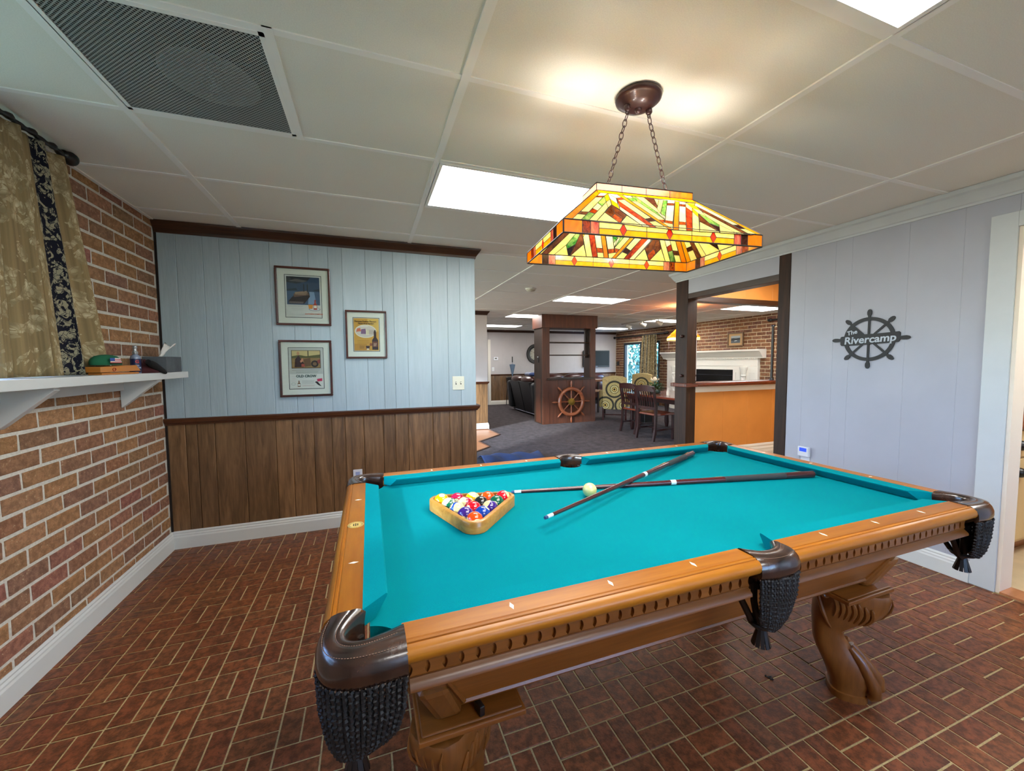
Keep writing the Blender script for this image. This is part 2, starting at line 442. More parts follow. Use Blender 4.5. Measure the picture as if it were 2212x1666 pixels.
# return air grille
vt = thing('ceiling_vent', 'square perforated metal return air grille in the ceiling', 'vent', (-.565, (YS[5]+YS[6])/2, H))
vx0, vx1, vy0, vy1 = -.869+.012, -.272, YS[5]+.012, YS[6]-.012
_t = MT('perforated_metal'); _b = _t.n('ShaderNodeBsdfPrincipled'); _b.inputs['Base Color'].default_value = lin('#a5a9a6'); _b.inputs['Roughness'].default_value = .5
_sp = _t.n('ShaderNodeSeparateXYZ'); _t.l(_t.coord('Object', (105, 105, 1), rot=(0, 0, .785)), _sp.inputs[0])
_fx = _t.math('SUBTRACT', _t.math('FRACT', _sp.outputs[0]), .5); _fy = _t.math('SUBTRACT', _t.math('FRACT', _sp.outputs[1]), .5)
_d = _t.math('SQRT', _t.math('ADD', _t.math('MULTIPLY', _fx, _fx), _t.math('MULTIPLY', _fy, _fy)))
_tr = _t.n('ShaderNodeBsdfTransparent'); _mx = _t.n('ShaderNodeMixShader'); _t.l(_t.math('LESS_THAN', _d, .385), _mx.inputs[0]); _t.l(_b.outputs[0], _mx.inputs[1]); _t.l(_tr.outputs[0], _mx.inputs[2]); _t.l(_mx.outputs[0], _t.out.inputs[0])
m_perf = _t.m
G().box((vx0, vy0, H-.003), (vx1, vy1, H-.002)).build('perforated_plate', m_perf, vt)
g = G()
for a, b in (((vx0, vy0), (vx1, vy0+.016)), ((vx0, vy1-.016), (vx1, vy1)), ((vx0, vy0), (vx0+.016, vy1)), ((vx1-.016, vy0), (vx1, vy1))):
    g.box((a[0], a[1], H-.006), (b[0], b[1], H-.0035))
g.build('frame', m_tee, vt)
G().box((vx0+.005, vy0+.005, H+.0105), (vx1-.005, vy1-.005, H+.0115)).build('duct_back', plain('duct_black', '#1d2021', .9), vt)
G().lathe([(.0, H+.003), (.13, H+.004), (.15, H+.009)], (-.5, (vy0+vy1)/2+.02, 0), seg=36).build('diffuser_disc', plain('disc_grey', '#8d8d84', .7), vt, smooth=True)

# ------------------------------------------------------------------ left brick wall with a curtained window
WY0, WY1, WZ0, WZ1 = .18, 2.42, 1.36, 2.22
g = G(); xo, xi = XL-.16, XL-.004
g.box((xo, -2.3, -.1), (xi, WY0, H+.02)).box((xo, WY1, -.1), (xi, YB+.16, H+.02)).box((xo, WY0, -.1), (xi, WY1, WZ0)).box((xo, WY0, WZ1), (xi, WY1, H+.02))
wl = struct(g.build('wall_left', m_mortar), 'brick wall on the left')
lst = []
CZ0, CP, BP = .2505, .0826, .2253
for k in range(-3, 27):
    z0, z1 = CZ0+(k-1)*CP, CZ0+k*CP
    z1 = min(z1, H+.004)
    if z1-z0 < .02 or z1 < .02: continue
    off = .118 if k % 2 else .118-BP/2
    for m in range(-12, 17):
        y0, y1 = off+m*BP, off+(m+1)*BP
        y0 = max(y0, -2.2); y1 = min(y1, YB-.002)
        if y1-y0 < .03: continue
        segs = [(y0, y1)]
        if z1 > WZ0+.01 and z0 < WZ1-.01:
            segs = []
            if y0 < WY0: segs.append((y0, min(y1, WY0)))
            if y1 > WY1: segs.append((max(y0, WY1), y1))
        for a, b in segs:
            if b-a < .035: continue
            cy, cz = (a+b)/2, (z0+z1)/2
            ar = px_area([(XL,a,z0),(XL,b,z0),(XL,b,z1),(XL,a,z1)])
            q = proj((XL, cy, cz))
            if q and (cz < .1 or (q[0] < 130 and q[1] < 850)): ar = 0
            M = wallM((XL-.012, cy, cz), (1, 0, 0)) @ Matrix.Rotation(random.uniform(-.006, .006), 4, 'Z')
            lst.append((ar, M, b-a-.0165, z1-z0-.0165))
pieces(wl, lst, m_brick, 'brick', lambda w, h: chamfer_brick(w, h, .013, .003, .0022))
# window 1 (behind the curtain)
wn = struct(G().build('window_1', m_black) if False else thing('window_1', 'dark framed window behind the gold curtain', 'window', (XL-.08, (WY0+WY1)/2, WZ0)))
g = G()
for a, b, c, d in ((WY0, WY1, WZ0, WZ0+.05), (WY0, WY1, WZ1-.05, WZ1), (WY0, WY0+.05, WZ0, WZ1), (WY1-.05, WY1, WZ0, WZ1), ((WY0+WY1)/2-.025, (WY0+WY1)/2+.025, WZ0, WZ1)):
    g.box((XL-.12, a, c), (XL-.06, b, d))
g.build('window_frame', plain('window_frame_dark', '#2a2c30', .5), wn)
G().box((XL-.095, WY0+.02, WZ0+.02), (XL-.09, WY1-.02, WZ1-.02)).build('pane', m_glass, wn)
del wn['category']

# ------------------------------------------------------------------ profiled mouldings
def mould(name, prof, p0, p1, out, mat, label=None, bevel=0, parent=None, m0=0, m1=0):
    """prof: (distance from wall, z); runs from p0 to p1 (xy); out: xy unit vector; m0/m1: mitre growth with distance"""
    d = (Vector(p1)-Vector(p0)).normalized(); g = G(); o = Vector(out)
    f0 = lambda q, z: (p0[0]+o.x*q-d.x*q*m0, p0[1]+o.y*q-d.y*q*m0, z)
    f1 = lambda q, z: (p1[0]+o.x*q+d.x*q*m1, p1[1]+o.y*q+d.y*q*m1, z)
    g.prism(prof, f0, f1); ob = g.build(name, mat, parent, bevel=bevel)
    if parent is None: struct(ob, label)
    return ob
BASE = [(0, 0), (.018, 0), (.018, .085), (.014, .095), (.014, .103), (.008, .112), (.010, .120), (.004, .130), (0, .130)]
RAILP = [(0, .918), (.010, .918), (.012, .930), (.022, .936), (.026, .948), (.030, .958), (.030, .968), (0, .968)]
CROWN = [(0, 2.288), (.008, 2.288), (.012, 2.305), (.034, 2.335), (.046, 2.352), (.050, H-.002), (0, H-.002)]
mould('baseboard_left', BASE, (XL, -2.2), (XL, YB), (1, 0), m_white, 'white moulded baseboard under the brick wall', m1=-1)
mould('baseboard_back', BASE, (XL, YB), (.923, YB), (0, -1), m_white, 'white moulded baseboard under the wood panelling', m0=-1, m1=1)
mould('trim_1', RAILP, (XL, YB), (.923, YB), (0, -1), m_rail, 'dark wood chair rail under the pictures', m1=1)
mould('trim_2', CROWN, (XL, YB), (.923, YB), (0, -1), m_dark, 'dark wood crown moulding above the pictures', m1=1)
mould('trim_3', CROWN, (.923, YB), (.923, YB+.15), (1, 0), m_dark_y, 'dark crown moulding return at the wall end', m0=1)
mould('trim_4', RAILP, (.923, YB), (.923, YB+.15), (1, 0), m_rail, 'chair rail return at the wall end', m0=1)

# ------------------------------------------------------------------ picture wall: boards above, panelling below
wb = struct(G().box((XL-.1, YB+.006, -.05), (.915, YB+.15, H+.01)).build('wall_back', m_gap), 'picture wall of light blue boards over wood panelling')
UP = [XL, -1.275, -1.116, -1.013, -.889, -.694, -.54, -.426, -.285, -.182, -.006, .121, .213, .322, .522, .672, .783, .923]
LO = [XL, -1.278, -1.208, -1.099, -.906, -.70, -.584, -.432, -.298, -.197, -.053, .103, .202, .311, .524, .674, .785, .923]
def board(x0, x1, z0, z1, mat, name, parent, ch=.003):
    g = G(); y = YB
    prof = [(x0, y+.012), (x0, y+ch*.9), (x0+ch, y), (x1-ch, y), (x1, y+ch*.9), (x1, y+.012)]
    g.prism(prof, lambda a, b: (a, b, z0), lambda a, b: (a, b, z1)); return g.build(name, mat, parent)
for a, b in zip(UP, UP[1:]): board(a+.0005, b-.0005, .95, H, m_blue, 'board', wb)
for a, b in zip(LO, LO[1:]): board(a+.0005, b-.0005, .02, .93, m_panel, 'panel', wb, .005)
G().box((.9145, YB+.0125, -.02), (.923, YB+.15, .93)).build('panel', m_panel, wb)
G().box((.9145, YB+.0125, .95), (.923, YB+.15, H)).build('board', m_blue, wb)
struct(G().box((XL, YB-.006, .13), (XL+.012, YB, H)).build('trim_5', m_gap), 'dark corner strip between bricks and boards')

# ------------------------------------------------------------------ right wall
D0, D1, DZ = .22, 1.145, 2.085
g = G(); X2 = XR+.13
g.box((XR+.008, D1, -.05), (X2, 2.406, H+.01)).box((XR+.008, -2.3, -.05), (X2, D0, H+.01)).box((XR+.008, D0, DZ), (X2, D1, H+.01)).box((XR+.008, 2.406, 2.10), (X2-.02, 3.735, H+.01))
wr = struct(g.build('wall_right', m_blue_r), 'pale blue boarded wall on the right with the ship wheel sign')
YR = [-2.2, -1.6, -1.2, -.7, -.3, D0, None, D1, 1.36, 1.62, 1.95, 2.06, 2.28, 2.406]
for a, b in zip(YR, YR[1:]):
    if a is None or b is None: continue
    ch = .0025; g = G()
    g.prism([(a, .010), (a, .0015), (a+ch, 0), (b-ch, 0), (b, .0015), (b, .010)], lambda y, d: (XR+d, y, 0), lambda y, d: (XR+d, y, H)); g.build('board', m_blue_r, wr)
G().box((XR, D0, DZ), (XR+.01, D1, H)).build('board', m_blue_r, wr)
G().box((XR, 2.507, 2.10), (XR+.01, 3.555, H)).build('board', m_blue_r, wr)
BASER = BASE
mould('baseboard_right', BASE, (XR, 1.25), (XR, 2.406), (-1, 0), m_white, 'white baseboard under the ship wheel sign')
mould('baseboard_right', BASE, (XR, -2.2), (XR, D0-.1), (-1, 0), m_white, 'white baseboard beyond the doorway')
CR2 = [(0, 2.262), (.010, 2.262), (.012, 2.275), (.020, 2.280), (.050, 2.330), (.062, 2.340), (.064, H-.002), (0, H-.002)]
mould('trim_6', CR2, (XR, -2.2), (XR, 3.735), (-1, 0), m_casing, 'white crown moulding on the right wall', m1=1)
mould('trim_7', CR2, (XR, 3.735), (XR+.12, 3.735), (0, 1), m_casing, 'white crown moulding return over the corner post', m0=1)
# doorway casing
dr = thing('door_1', 'wide white cased doorway to the kitchen', 'doorway', (XR, (D0+D1)/2, 0)); struct(dr); del dr['category']
g = G().box((XR-.014, D1, 0), (XR, 1.25, 2.168)).box((XR-.014, D0-.105, 0), (XR, D0, 2.168)).box((XR-.014, D0, DZ), (XR, D1, 2.168))
g.build('casing', m_casing, dr, bevel=.002)
m_jamb = plain('jamb_paint', '#e6d9c6', .5)
g = G().box((XR-.001, D1-.018, 0), (X2, D1-.0005, DZ)).box((XR-.001, D0+.0005, 0), (X2, D0+.018, DZ)).box((XR-.001, D0+.018, DZ-.018), (X2, D1-.018, DZ-.0005))
g.build('jamb', m_jamb, dr)
G().box((XR-.005, D0+.018, -.001), (X2, D1-.018, .012)).build('threshold', m_plank, dr)

# posts, header and pass-through
def post(name, a, b, label):
    o = G().box(a, b).build(name, m_dark_z, bevel=.003); return struct(o, label)
post('trim_8', (XR-.006, 2.406, 0), (X2, 2.507, 2.268), 'dark wood post between the sign and the pass-through')
post('trim_9', (XR-.006, 3.555, 0), (X2, 3.735, 2.268), 'dark wood corner post of the pass-through')
struct(G().box((XR-.004, 2.507, 2.05), (X2, 3.555, 2.108)).build('trim_10', m_dark_y, bevel=.003), 'dark wood header over the pass-through')
kw = struct(G().box((X2, 3.63, 0), (5.9, 3.71, 1.055)).build('wall_knee', m_orange), 'low orange wall under the pass-through counter')
for a, b in ((3.53, 4.02), (4.02, 4.43), (4.43, 4.85), (4.85, 5.3), (5.3, 5.9)):
    G().prism([(a, 3.6305), (a, 3.6225), (a+.002, 3.62), (b-.002, 3.62), (b, 3.6225), (b, 3.6305)], lambda x, y: (x, y, 0), lambda x, y: (x, y, 1.0)).build('panel', m_orange, kw)
struct(G().box((X2, 3.606, .985), (5.9, 3.6195, 1.056)).build('trim_11', m_white_warm, bevel=.003), 'white band under the pass-through counter')
KB = [(q*1.2, z*2.35) for q, z in BASE]
mould('baseboard_knee', KB, (X2, 3.62), (5.9, 3.62), (0, -1), m_white_warm, 'tall white baseboard of the orange low wall')
g = G().prism([(3.55, 1.056), (3.548, 1.066), (3.54, 1.078), (3.545, 1.092), (3.56, 1.10), (3.79, 1.10), (3.80, 1.09), (3.80, 1.056)], lambda y, z: (X2+.001, y, z), lambda y, z: (5.9, y, z))
ct = struct(g.build('trim_12', wood('red_counter', ['#3b1409', '#551f10', '#6c2b17'], 'X', 1.3, .25, .4), smooth=True), 'glossy red-brown counter cap of the pass-through')
g = G()
for a, b in (((XR-.04, 3.52, 1.056), (X2+.001, 3.5545, 1.10)), ((XR-.04, 3.7355, 1.056), (X2+.001, 3.77, 1.10)), ((XR-.04, 3.5545, 1.056), (XR-.0065, 3.7355, 1.10))): g.box(a, b)
g.build('post_collar', ct.data.materials[0], ct, bevel=.006)
struct(G().box((X2, 3.61, 2.04), (5.9, 3.73, 2.10)).build('trim_13', m_dark, bevel=.003), 'dark wood beam above the counter')
ow = struct(G().box((X2, 3.632, 2.10), (5.9, 3.71, H+.01)).build('wall_upper', m_orange), 'orange wall above the pass-through beam')
for a, b in ((3.53, 3.9), (3.9, 4.35), (4.35, 4.8), (4.8, 5.3), (5.3, 5.9)):
    G().prism([(a, 3.632), (a, 3.6225), (a+.002, 3.62), (b-.002, 3.62), (b, 3.6225), (b, 3.632)], lambda x, y: (x, y, 2.10), lambda x, y: (x, y, H)).build('panel', m_orange, ow)
# kitchen enclosure
struct(G().box((5.9, -2.3, -.05), (6.0, 3.71, H+.01)).build('wall_kitchen', m_orange), 'kitchen end wall')
struct(G().box((X2, 1.95, -.05), (5.9, 2.02, H+.01)).build('wall_kitchen', m_jamb), 'kitchen wall behind the cream cabinet')
g = G()
for a, b in (((XL-.2, -2.4, -.1), (.9, -2.25, H+.01)), ((2.9, -2.4, -.1), (6.0, -2.25, H+.01)), ((.9, -2.4, -.1), (2.9, -2.25, 1.0)), ((.9, -2.4, 2.12), (2.9, -2.25, H+.01))): g.box(a, b)
struct(g.build('wall_front', m_blue_r), 'wall behind the camera')
wn2 = struct(thing('fill_window', 'unseen wide window added behind the camera for fill light', 'window', (1.9, -2.33, 1.0))); del wn2['category']  # unseen opening added so sky light fills the room from behind
g = G()
for a, b, c, d in ((.9, 2.9, 1.0, 1.07), (.9, 2.9, 2.05, 2.12), (.9, .97, 1.07, 2.05), (2.83, 2.9, 1.07, 2.05), (1.86, 1.94, 1.07, 2.05)): g.box((a, -2.36, c), (b, -2.29, d))
g.build('window_frame', m_white, wn2); G().box((.95, -2.33, 1.03), (2.85, -2.325, 2.08)).build('pane', m_glass, wn2)
struct(G().box((-9, -9, -.3), (9, -2.42, -.13)).build('floor', plain('lawn', '#6d7a55', .95)), 'lawn outside the added window behind the camera')


# ------------------------------------------------------------------ far living room shell
ws = struct(G().box((-1.5, 7.662, -.05), (2.228, YF, H+.01)).build('wall_stub', m_grey_wall), 'grey wall end left of the living room')
G().box((-1.4, 7.65, .95), (2.24, 7.662, H)).build('board', m_grey_wall, ws)
G().box((2.2285, 7.6625, .95), (2.24, YF, H)).build('board', m_grey_wall, ws)
for a, b in ((-1.4, 1.6), (1.6, 1.82), (1.82, 2.0), (2.0, 2.12), (2.12, 2.24)):
    G().box((a+.002, 7.65, 0), (b-.002, 7.662, .93)).build('panel', m_panel, ws)
mould('baseboard_stub', BASE, (-1.4, 7.65), (2.24, 7.65), (0, -1), m_white_warm, 'white baseboard of the grey wall end', m1=1)
mould('baseboard_stub', BASE, (2.24, 7.65), (2.24, YF-.02), (1, 0), m_white_warm, 'white baseboard along the side of the grey wall', m0=1)
mould('trim_14', RAILP, (-1.4, 7.65), (2.24, 7.65), (0, -1), m_rail, 'chair rail of the grey wall end', m1=1)
mould('trim_15', CROWN, (-1.4, 7.65), (2.24, 7.65), (0, -1), m_dark, 'dark crown of the grey wall end', m1=1)
wf = struct(G().box((2.0, YF+.008, -.05), (XF+.2, YF+.15, H+.01)).build('wall_far', m_grey_wall), 'far end wall with the clock and television')
xs = [2.24, 3.56, 4.0, 4.4, 4.85, 5.3, 5.75, 6.2, 6.6, 7.1, 7.6, XF-.01]
for a, b in zip(xs, xs[1:]): G().prism([(a, YF+.01), (a, YF+.002), (a+.002, YF), (b-.002, YF), (b, YF+.002), (b, YF+.01)], lambda x, y: (x, y, .94), lambda x, y: (x, y, H)).build('board', m_grey_wall, wf)
x = 3.62
while x < XF-.02:
    wd = random.choice((.11, .14, .17, .2)); b = min(x+wd, XF-.012)
    G().box((x+.002, YF, .02), (b-.002, YF+.01, .94)).build('panel', m_panel, wf); x = b
mould('trim_16', RAILP, (3.62, YF), (XF-.012, YF), (0, -1), m_rail, 'chair rail of the far end wall')
mould('trim_17', CROWN, (2.24, YF), (XF-.012, YF), (0, -1), m_dark, 'dark crown of the far end wall')
mould('baseboard_far', BASE, (3.62, YF), (XF-.012, YF), (0, -1), m_white_warm, 'white baseboard of the far end wall')
struct(G().box((3.53, YF-.02, 0), (3.62, YF, 2.06)).build('trim_18', m_white_warm, bevel=.003), 'white door casing beside the far thermostat')
# far brick wall with sliding door opening
SY0, SY1, SZ = 9.75, 11.55, 1.97
g = G(); g.box((XF+.008, 2.0, -.05), (XF+.2, SY0, H+.01)).box((XF+.008, SY1, -.05), (XF+.2, YF+.15, H+.01)).box((XF+.008, SY0, SZ), (XF+.2, SY1, H+.01))
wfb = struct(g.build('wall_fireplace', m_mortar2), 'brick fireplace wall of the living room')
lst = []
for k in range(0, 29):
    z0, z1 = .004+k*CP, min(.004+(k+1)*CP, H)
    if z1-z0 < .02: continue
    off = .05 if k % 2 else .05-BP/2
    for m in range(9, 54):
        y0, y1 = off+m*BP, min(off+(m+1)*BP, YF-.012)
        if y0 < 2.1 or y1-y0 < .04: continue
        segs = [(y0, y1)]
        if z0 < SZ-.01:
            segs = []
            if y0 < SY0: segs.append((y0, min(y1, SY0)))
            if y1 > SY1: segs.append((max(y0, SY1), y1))
        for a, b in segs:
            if b-a < .04: continue
            ar = px_area([(XF,a,z0),(XF,b,z0),(XF,b,z1),(XF,a,z1)]); q = proj((XF, (a+b)/2, (z0+z1)/2))
            if q and (q[0] > 1672 or q[1] > 822 or (1455 < q[0] < 1500) or (q[1] > 765 and 1440 < q[0] < 1645)): ar = 0
            lst.append((ar, wallM((XF+.012, (a+b)/2, (z0+z1)/2), (-1, 0, 0)), b-a-.014, z1-z0-.014))
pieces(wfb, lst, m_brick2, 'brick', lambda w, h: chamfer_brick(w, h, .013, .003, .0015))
# ------------------------------------------------------------------ pool table
ZR, ZC = .850, .810                 # rail top, cloth
TX, TY = .994, 1.3125               # table centre
WX0, WX1, WY0_, WY1_ = -.026, 2.014, .778, 1.847      # inner edge of the wood
oak = ['#7a4208', '#8e520c', '#9c5f13', '#a86b1c']
m_oak_x = wood('oak_x', oak, 'X', 1.2, .36, .12, rnd=3, bump=.06, spec=.3)
m_oak_y = wood('oak_y', oak, 'Y', 1.2, .36, .12, rnd=3, bump=.06, spec=.3)
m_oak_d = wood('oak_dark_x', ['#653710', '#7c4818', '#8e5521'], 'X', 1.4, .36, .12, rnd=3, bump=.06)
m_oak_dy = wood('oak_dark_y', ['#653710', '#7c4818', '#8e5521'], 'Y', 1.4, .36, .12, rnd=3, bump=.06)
m_oak_leg = wood('oak_leg', ['#66390f', '#7d4b1c', '#8e5926'], 'Z', 1.2, .38, .3, rnd=3, bump=.06)
m_felt = None
_t = MT('green_felt'); _b = _t.pbsdf(.95, spec=.04); _v = _t.coord(); _n = _t.noise(_v, 700, 2, .6); _n2 = _t.noise(_v, 2.5, 3, .5)
_t.l(_t.mix(.5, _t.ramp(_n2, [(.35, '#00727b'), (.65, '#007a83')]), _t.ramp(_n, [(.3, '#006870'), (.7, '#00838c')])), _b.inputs['Base Color'])
_t.bump(_n, _b, .15, .002); m_felt = _t.m
_t = MT('pocket_leather'); _b = _t.pbsdf(.24, spec=.6, coat=.35); _n = _t.noise(_t.coord(), 24, 4, .6)
_t.l(_t.ramp(_n, [(.35, '#1b110d'), (.7, '#3d261b')]), _b.inputs['Base Color']); _t.bump(_t.noise(_t.coord(), 160, 3), _b, .12, .002); m_leather = _t.m
m_rope = plain('fringe_rope', '#0c0908', .65)
m_ivory = plain('ivory_inlay', '#e3e0cd', .3)
m_pocket_in = plain('pocket_lining', '#241610', .7)

pt = thing('pool_table', 'oak pool table with green cloth, carved claw feet and leather pockets', 'pool table', (TX, TY, 0))
# bed
def arc(cx, cy, r, a0, a1, n=10): return [(cx+r*math.cos(a0+(a1-a0)*i/n), cy+r*math.sin(a0+(a1-a0)*i/n)) for i in range(n+1)]
e = .012
X0, X1, Y0, Y1 = WX0+e, WX1-e, WY0_+e, WY1_-e
pr = .075
out = []
out += arc(X0-.012, Y0-.012, pr, PI/2-.18, .18)
mid = lambda cy, s: [(TX + .058*math.cos(a)*-1*1, cy + s*.052*math.sin(a)) for a in [PI*i/10 for i in range(11)]]
out += mid(Y0-.012, 1)
out += arc(X1+.012, Y0-.012, pr, PI-.18, PI/2+.18)
out += arc(X1+.012, Y1+.012, pr, -PI/2-.18, -PI+.18)
out += list(reversed(mid(Y1+.012, -1)))
out += arc(X0-.012, Y1+.012, pr, -.18, -PI/2+.18)
bm = bmesh.new(); vs = [bm.verts.new((x, y, ZC)) for x, y in out]; f = bm.faces.new(vs)
bmesh.ops.triangulate(bm, faces=[f]); r = bmesh.ops.extrude_face_region(bm, geom=bm.faces[:])
bmesh.ops.translate(bm, vec=(0, 0, -.03), verts=[v for v in r['geom'] if isinstance(v, bmesh.types.BMVert)])
bmesh.ops.recalc_face_normals(bm, faces=bm.faces)
me = bpy.data.meshes.new('bed_cloth'); bm.to_mesh(me); bm.free(); me.materials.append(m_felt); link('bed_cloth', me, pt)

# cushions: (start, end along the rail, mitre at each end)
def cushion(p0, p1, inn, m0, m1):
    d = (Vector(p1)-Vector(p0)).normalized(); n = Vector(inn)
    prof = [(0, ZC+.002), (.026, ZC+.002), (.050, ZC+.030), (.052, ZC+.035), (.049, ZC+.0385), (.0, ZR-.0005)]
    g = G()
    f0 = lambda q, z: (p0[0]+n.x*q+d.x*q*m0, p0[1]+n.y*q+d.y*q*m0, z)
    f1 = lambda q, z: (p1[0]+n.x*q-d.x*q*m1, p1[1]+n.y*q-d.y*q*m1, z)
    g.prism(prof, f0, f1); g.build('cushion', m_felt, pt)
cx0, cx1 = .050, 1.938          # ends of the long rails at the corner pockets
ml, mr = .928, 1.060            # mouth of the side pockets
cy0, cy1 = .850, 1.775
for y, n in ((WY0_, (0, 1)), (WY1_, (0, -1))):
    cushion((cx0, y), (ml, y), n, 1.0, .35); cushion((mr, y), (cx1, y), n, .35, 1.0)
cushion((WX0, cy0), (WX0, cy1), (1, 0), 1.0, 1.0); cushion((WX1, cy0), (WX1, cy1), (-1, 0), 1.0, 1.0)

# wooden rails with moulded edge
RP = [(0, ZR-.04), (0, ZR), (.048, ZR), (.0495, ZR-.0025), (.0515, ZR-.0025), (.053, ZR-.0003), (.058, ZR-.0012), (.0588, ZR-.004), (.0605, ZR-.004),
      (.0615, ZR-.0025), (.067, ZR-.0055), (.0725, ZR-.011), (.0755, ZR-.019), (.0750, ZR-.027), (.071, ZR-.034), (.064, ZR-.0385), (.05, ZR-.040)]
def rail(p0, p1, out, mat, sights):
    o = Vector(out); g = G()
    g.prism(RP, lambda q, z: (p0[0]+o.x*q, p0[1]+o.y*q, z), lambda q, z: (p1[0]+o.x*q, p1[1]+o.y*q, z))
    r = g.build('rail', mat, pt, smooth=True)
    d = Vector((-o.y, o.x))
    for s in sights:
        c = Vector(s) + o*.024; a = .0125; b = .0048
        G().prism([(1, 0), (0, 1), (-1, 0), (0, -1)], lambda u, v: (c.x+o.x*a*u+d.x*b*v, c.y+o.y*a*u+d.y*b*v, ZR-.001), lambda u, v: (c.x+o.x*a*u+d.x*b*v, c.y+o.y*a*u+d.y*b*v, ZR+.0004)).build('sight', m_ivory, r)
    return r
DS = [.026+.2419*k for k in range(9)]
for y, n in ((WY0_, (0, -1)), (WY1_, (0, 1))):
    rail((cx0-.003, y), (ml-.002, y), n, m_oak_x, [(DS[k], y) for k in (1, 2, 3)])
    rail((mr+.002, y), (cx1+.003, y), n, m_oak_x, [(DS[k], y) for k in (5, 6, 7)])
sd = [TY-.2475, TY, TY+.2475]
lr = rail((WX0, cy0-.003), (WX0, cy1+.003), (-1, 0), m_oak_y, [(WX0, sd[0]), (WX0, sd[2])])
rail((WX1, cy0-.003), (WX1, cy1+.003), (1, 0), m_oak_y, [(WX1, s) for s in sd])
# round maker's medallion on the left rail
mc = (WX0-.026, TY+.005)
md = G().lathe([(.0, ZR-.001), (.0245, ZR-.001), (.0245, ZR+.0003), (0, ZR+.0004)], (mc[0], mc[1], 0), seg=32).build('medallion', plain('medallion_dark', '#2c2a1c', .4), lr)
g = G().torus((mc[0], mc[1], ZR+.0004), .0175, .0006, seg=32, sg=4).torus((mc[0], mc[1], ZR+.0004), .0235, .0008, seg=32, sg=4)
g.lathe([(0, ZR+.0003), (.0165, ZR+.0003), (.0165, ZR+.0006), (0, ZR+.0006)], (mc[0], mc[1], 0), seg=28)
for k in range(26):
    a = 2*PI*k/26; g.box((-.0012, .0189, 0), (.0012, .0222, .0005), Matrix.Translation((mc[0], mc[1], ZR+.0003)) @ Matrix.Rotation(a, 4, 'Z'))
g.build('medallion_print', plain('medallion_gold', '#b99b52', .35), lr)
g = G()
for dx, w_ in ((-.006, .008), (0, .011), (.006, .008)): g.box((mc[0]+dx-.0016, mc[1]-w_, ZR+.0006), (mc[0]+dx+.0016, mc[1]+w_, ZR+.0008))
g.build('medallion_print', md.data.materials[0], lr)

# aprons with a carved band
def apron(p0, p1, out, mat):
    o = Vector(out); d = (Vector(p1)-Vector(p0)); L = d.length; d.normalize()
    P = [(.0, .812), (.040, .812), (.048, .808), (.0485, .801), (.0405, .800), (.0405, .774), (.0485, .773), (.046, .768), (.050, .764), (.058, .757), (.059, .750), (.056, .747), (.0, .747)]
    g = G().prism(P, lambda q, z: (p0[0]+o.x*q, p0[1]+o.y*q, z), lambda q, z: (p1[0]+o.x*q, p1[1]+o.y*q, z))
    a = g.build('apron', mat, pt, smooth=True)
    n = max(4, round(L/.0325)); s = L/n; g = G()
    for k in range(n):
        u0, u1 = k*s+.0002, (k+1)*s-.0002
        zs = [.7745+.025*i/6 for i in range(7)]; e_ = [.0052*math.sin(PI*i/6)**.8 for i in range(7)]
        poly = [(u0+e, z) for e, z in zip(e_, zs)]+[(u1-e, z) for e, z in reversed(list(zip(e_, zs)))]
        g.prism(poly, lambda u, z: (p0[0]+d.x*u+o.x*.0405, p0[1]+d.y*u+o.y*.0405, z), lambda u, z: (p0[0]+d.x*u+o.x*.0485, p0[1]+d.y*u+o.y*.0485, z))
    g.build('carved_band', mat, a)
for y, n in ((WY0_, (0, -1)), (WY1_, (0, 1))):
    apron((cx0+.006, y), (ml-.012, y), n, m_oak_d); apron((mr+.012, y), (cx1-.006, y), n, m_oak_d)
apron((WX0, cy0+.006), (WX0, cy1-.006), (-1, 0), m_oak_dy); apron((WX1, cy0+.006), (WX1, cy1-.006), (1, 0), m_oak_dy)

# cabinet under the bed
ch = [(-.005, .80), (1.993, .80), (1.993, 1.825), (-.005, 1.825)]; cl = [(.15, .95), (1.838, .95), (1.838, 1.675), (.15, 1.675)]
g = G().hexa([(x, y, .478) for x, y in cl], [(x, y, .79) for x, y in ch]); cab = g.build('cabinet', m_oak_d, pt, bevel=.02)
def cabpt(u, v, side):
    """u along, v up on a sloping side of the cabinet"""
    z = .478+.312*v
    if side == 'n': a, b, c, d_ = cl[0], cl[1], ch[0], ch[1]
    elif side == 'f': a, b, c, d_ = cl[3], cl[2], ch[3], ch[2]
    elif side == 'l': a, b, c, d_ = cl[0], cl[3], ch[0], ch[3]
    else: a, b, c, d_ = cl[1], cl[2], ch[1], ch[2]
    p = Vector(a).lerp(Vector(b), u).lerp(Vector(c).lerp(Vector(d_), u), v); return Vector((p.x, p.y, z))
for s in 'nflr':
    g = G(); k = .04 if s in 'nf' else .09
    P = [cabpt(k, .10, s), cabpt(1-k, .10, s), cabpt(1-k, .62, s), cabpt(k, .62, s)]
    for a, b in zip(P, P[1:]+P[:1]): g.tube([a, b], .007, 6)
    g.build('panel_moulding', m_oak_d if s in 'nf' else m_oak_dy, cab, smooth=True)
for sx in (-1, 1):
    for sy in (-1, 1):
        x, y = TX+sx*.826, TY+sy*.345
        G().hexa([(x-.036, y-.036, .4745), (x+.036, y-.036, .4745), (x+.036, y+.036, .4745), (x-.036, y+.036, .4745)], [(x-.040+sx*.05, y-.040+sy*.05, .60), (x+.040+sx*.05, y-.040+sy*.05, .60), (x+.040+sx*.05, y+.040+sy*.05, .60), (x-.040+sx*.05, y+.040+sy*.05, .60)]).build('corner_post', m_oak_leg, pt, bevel=.018)

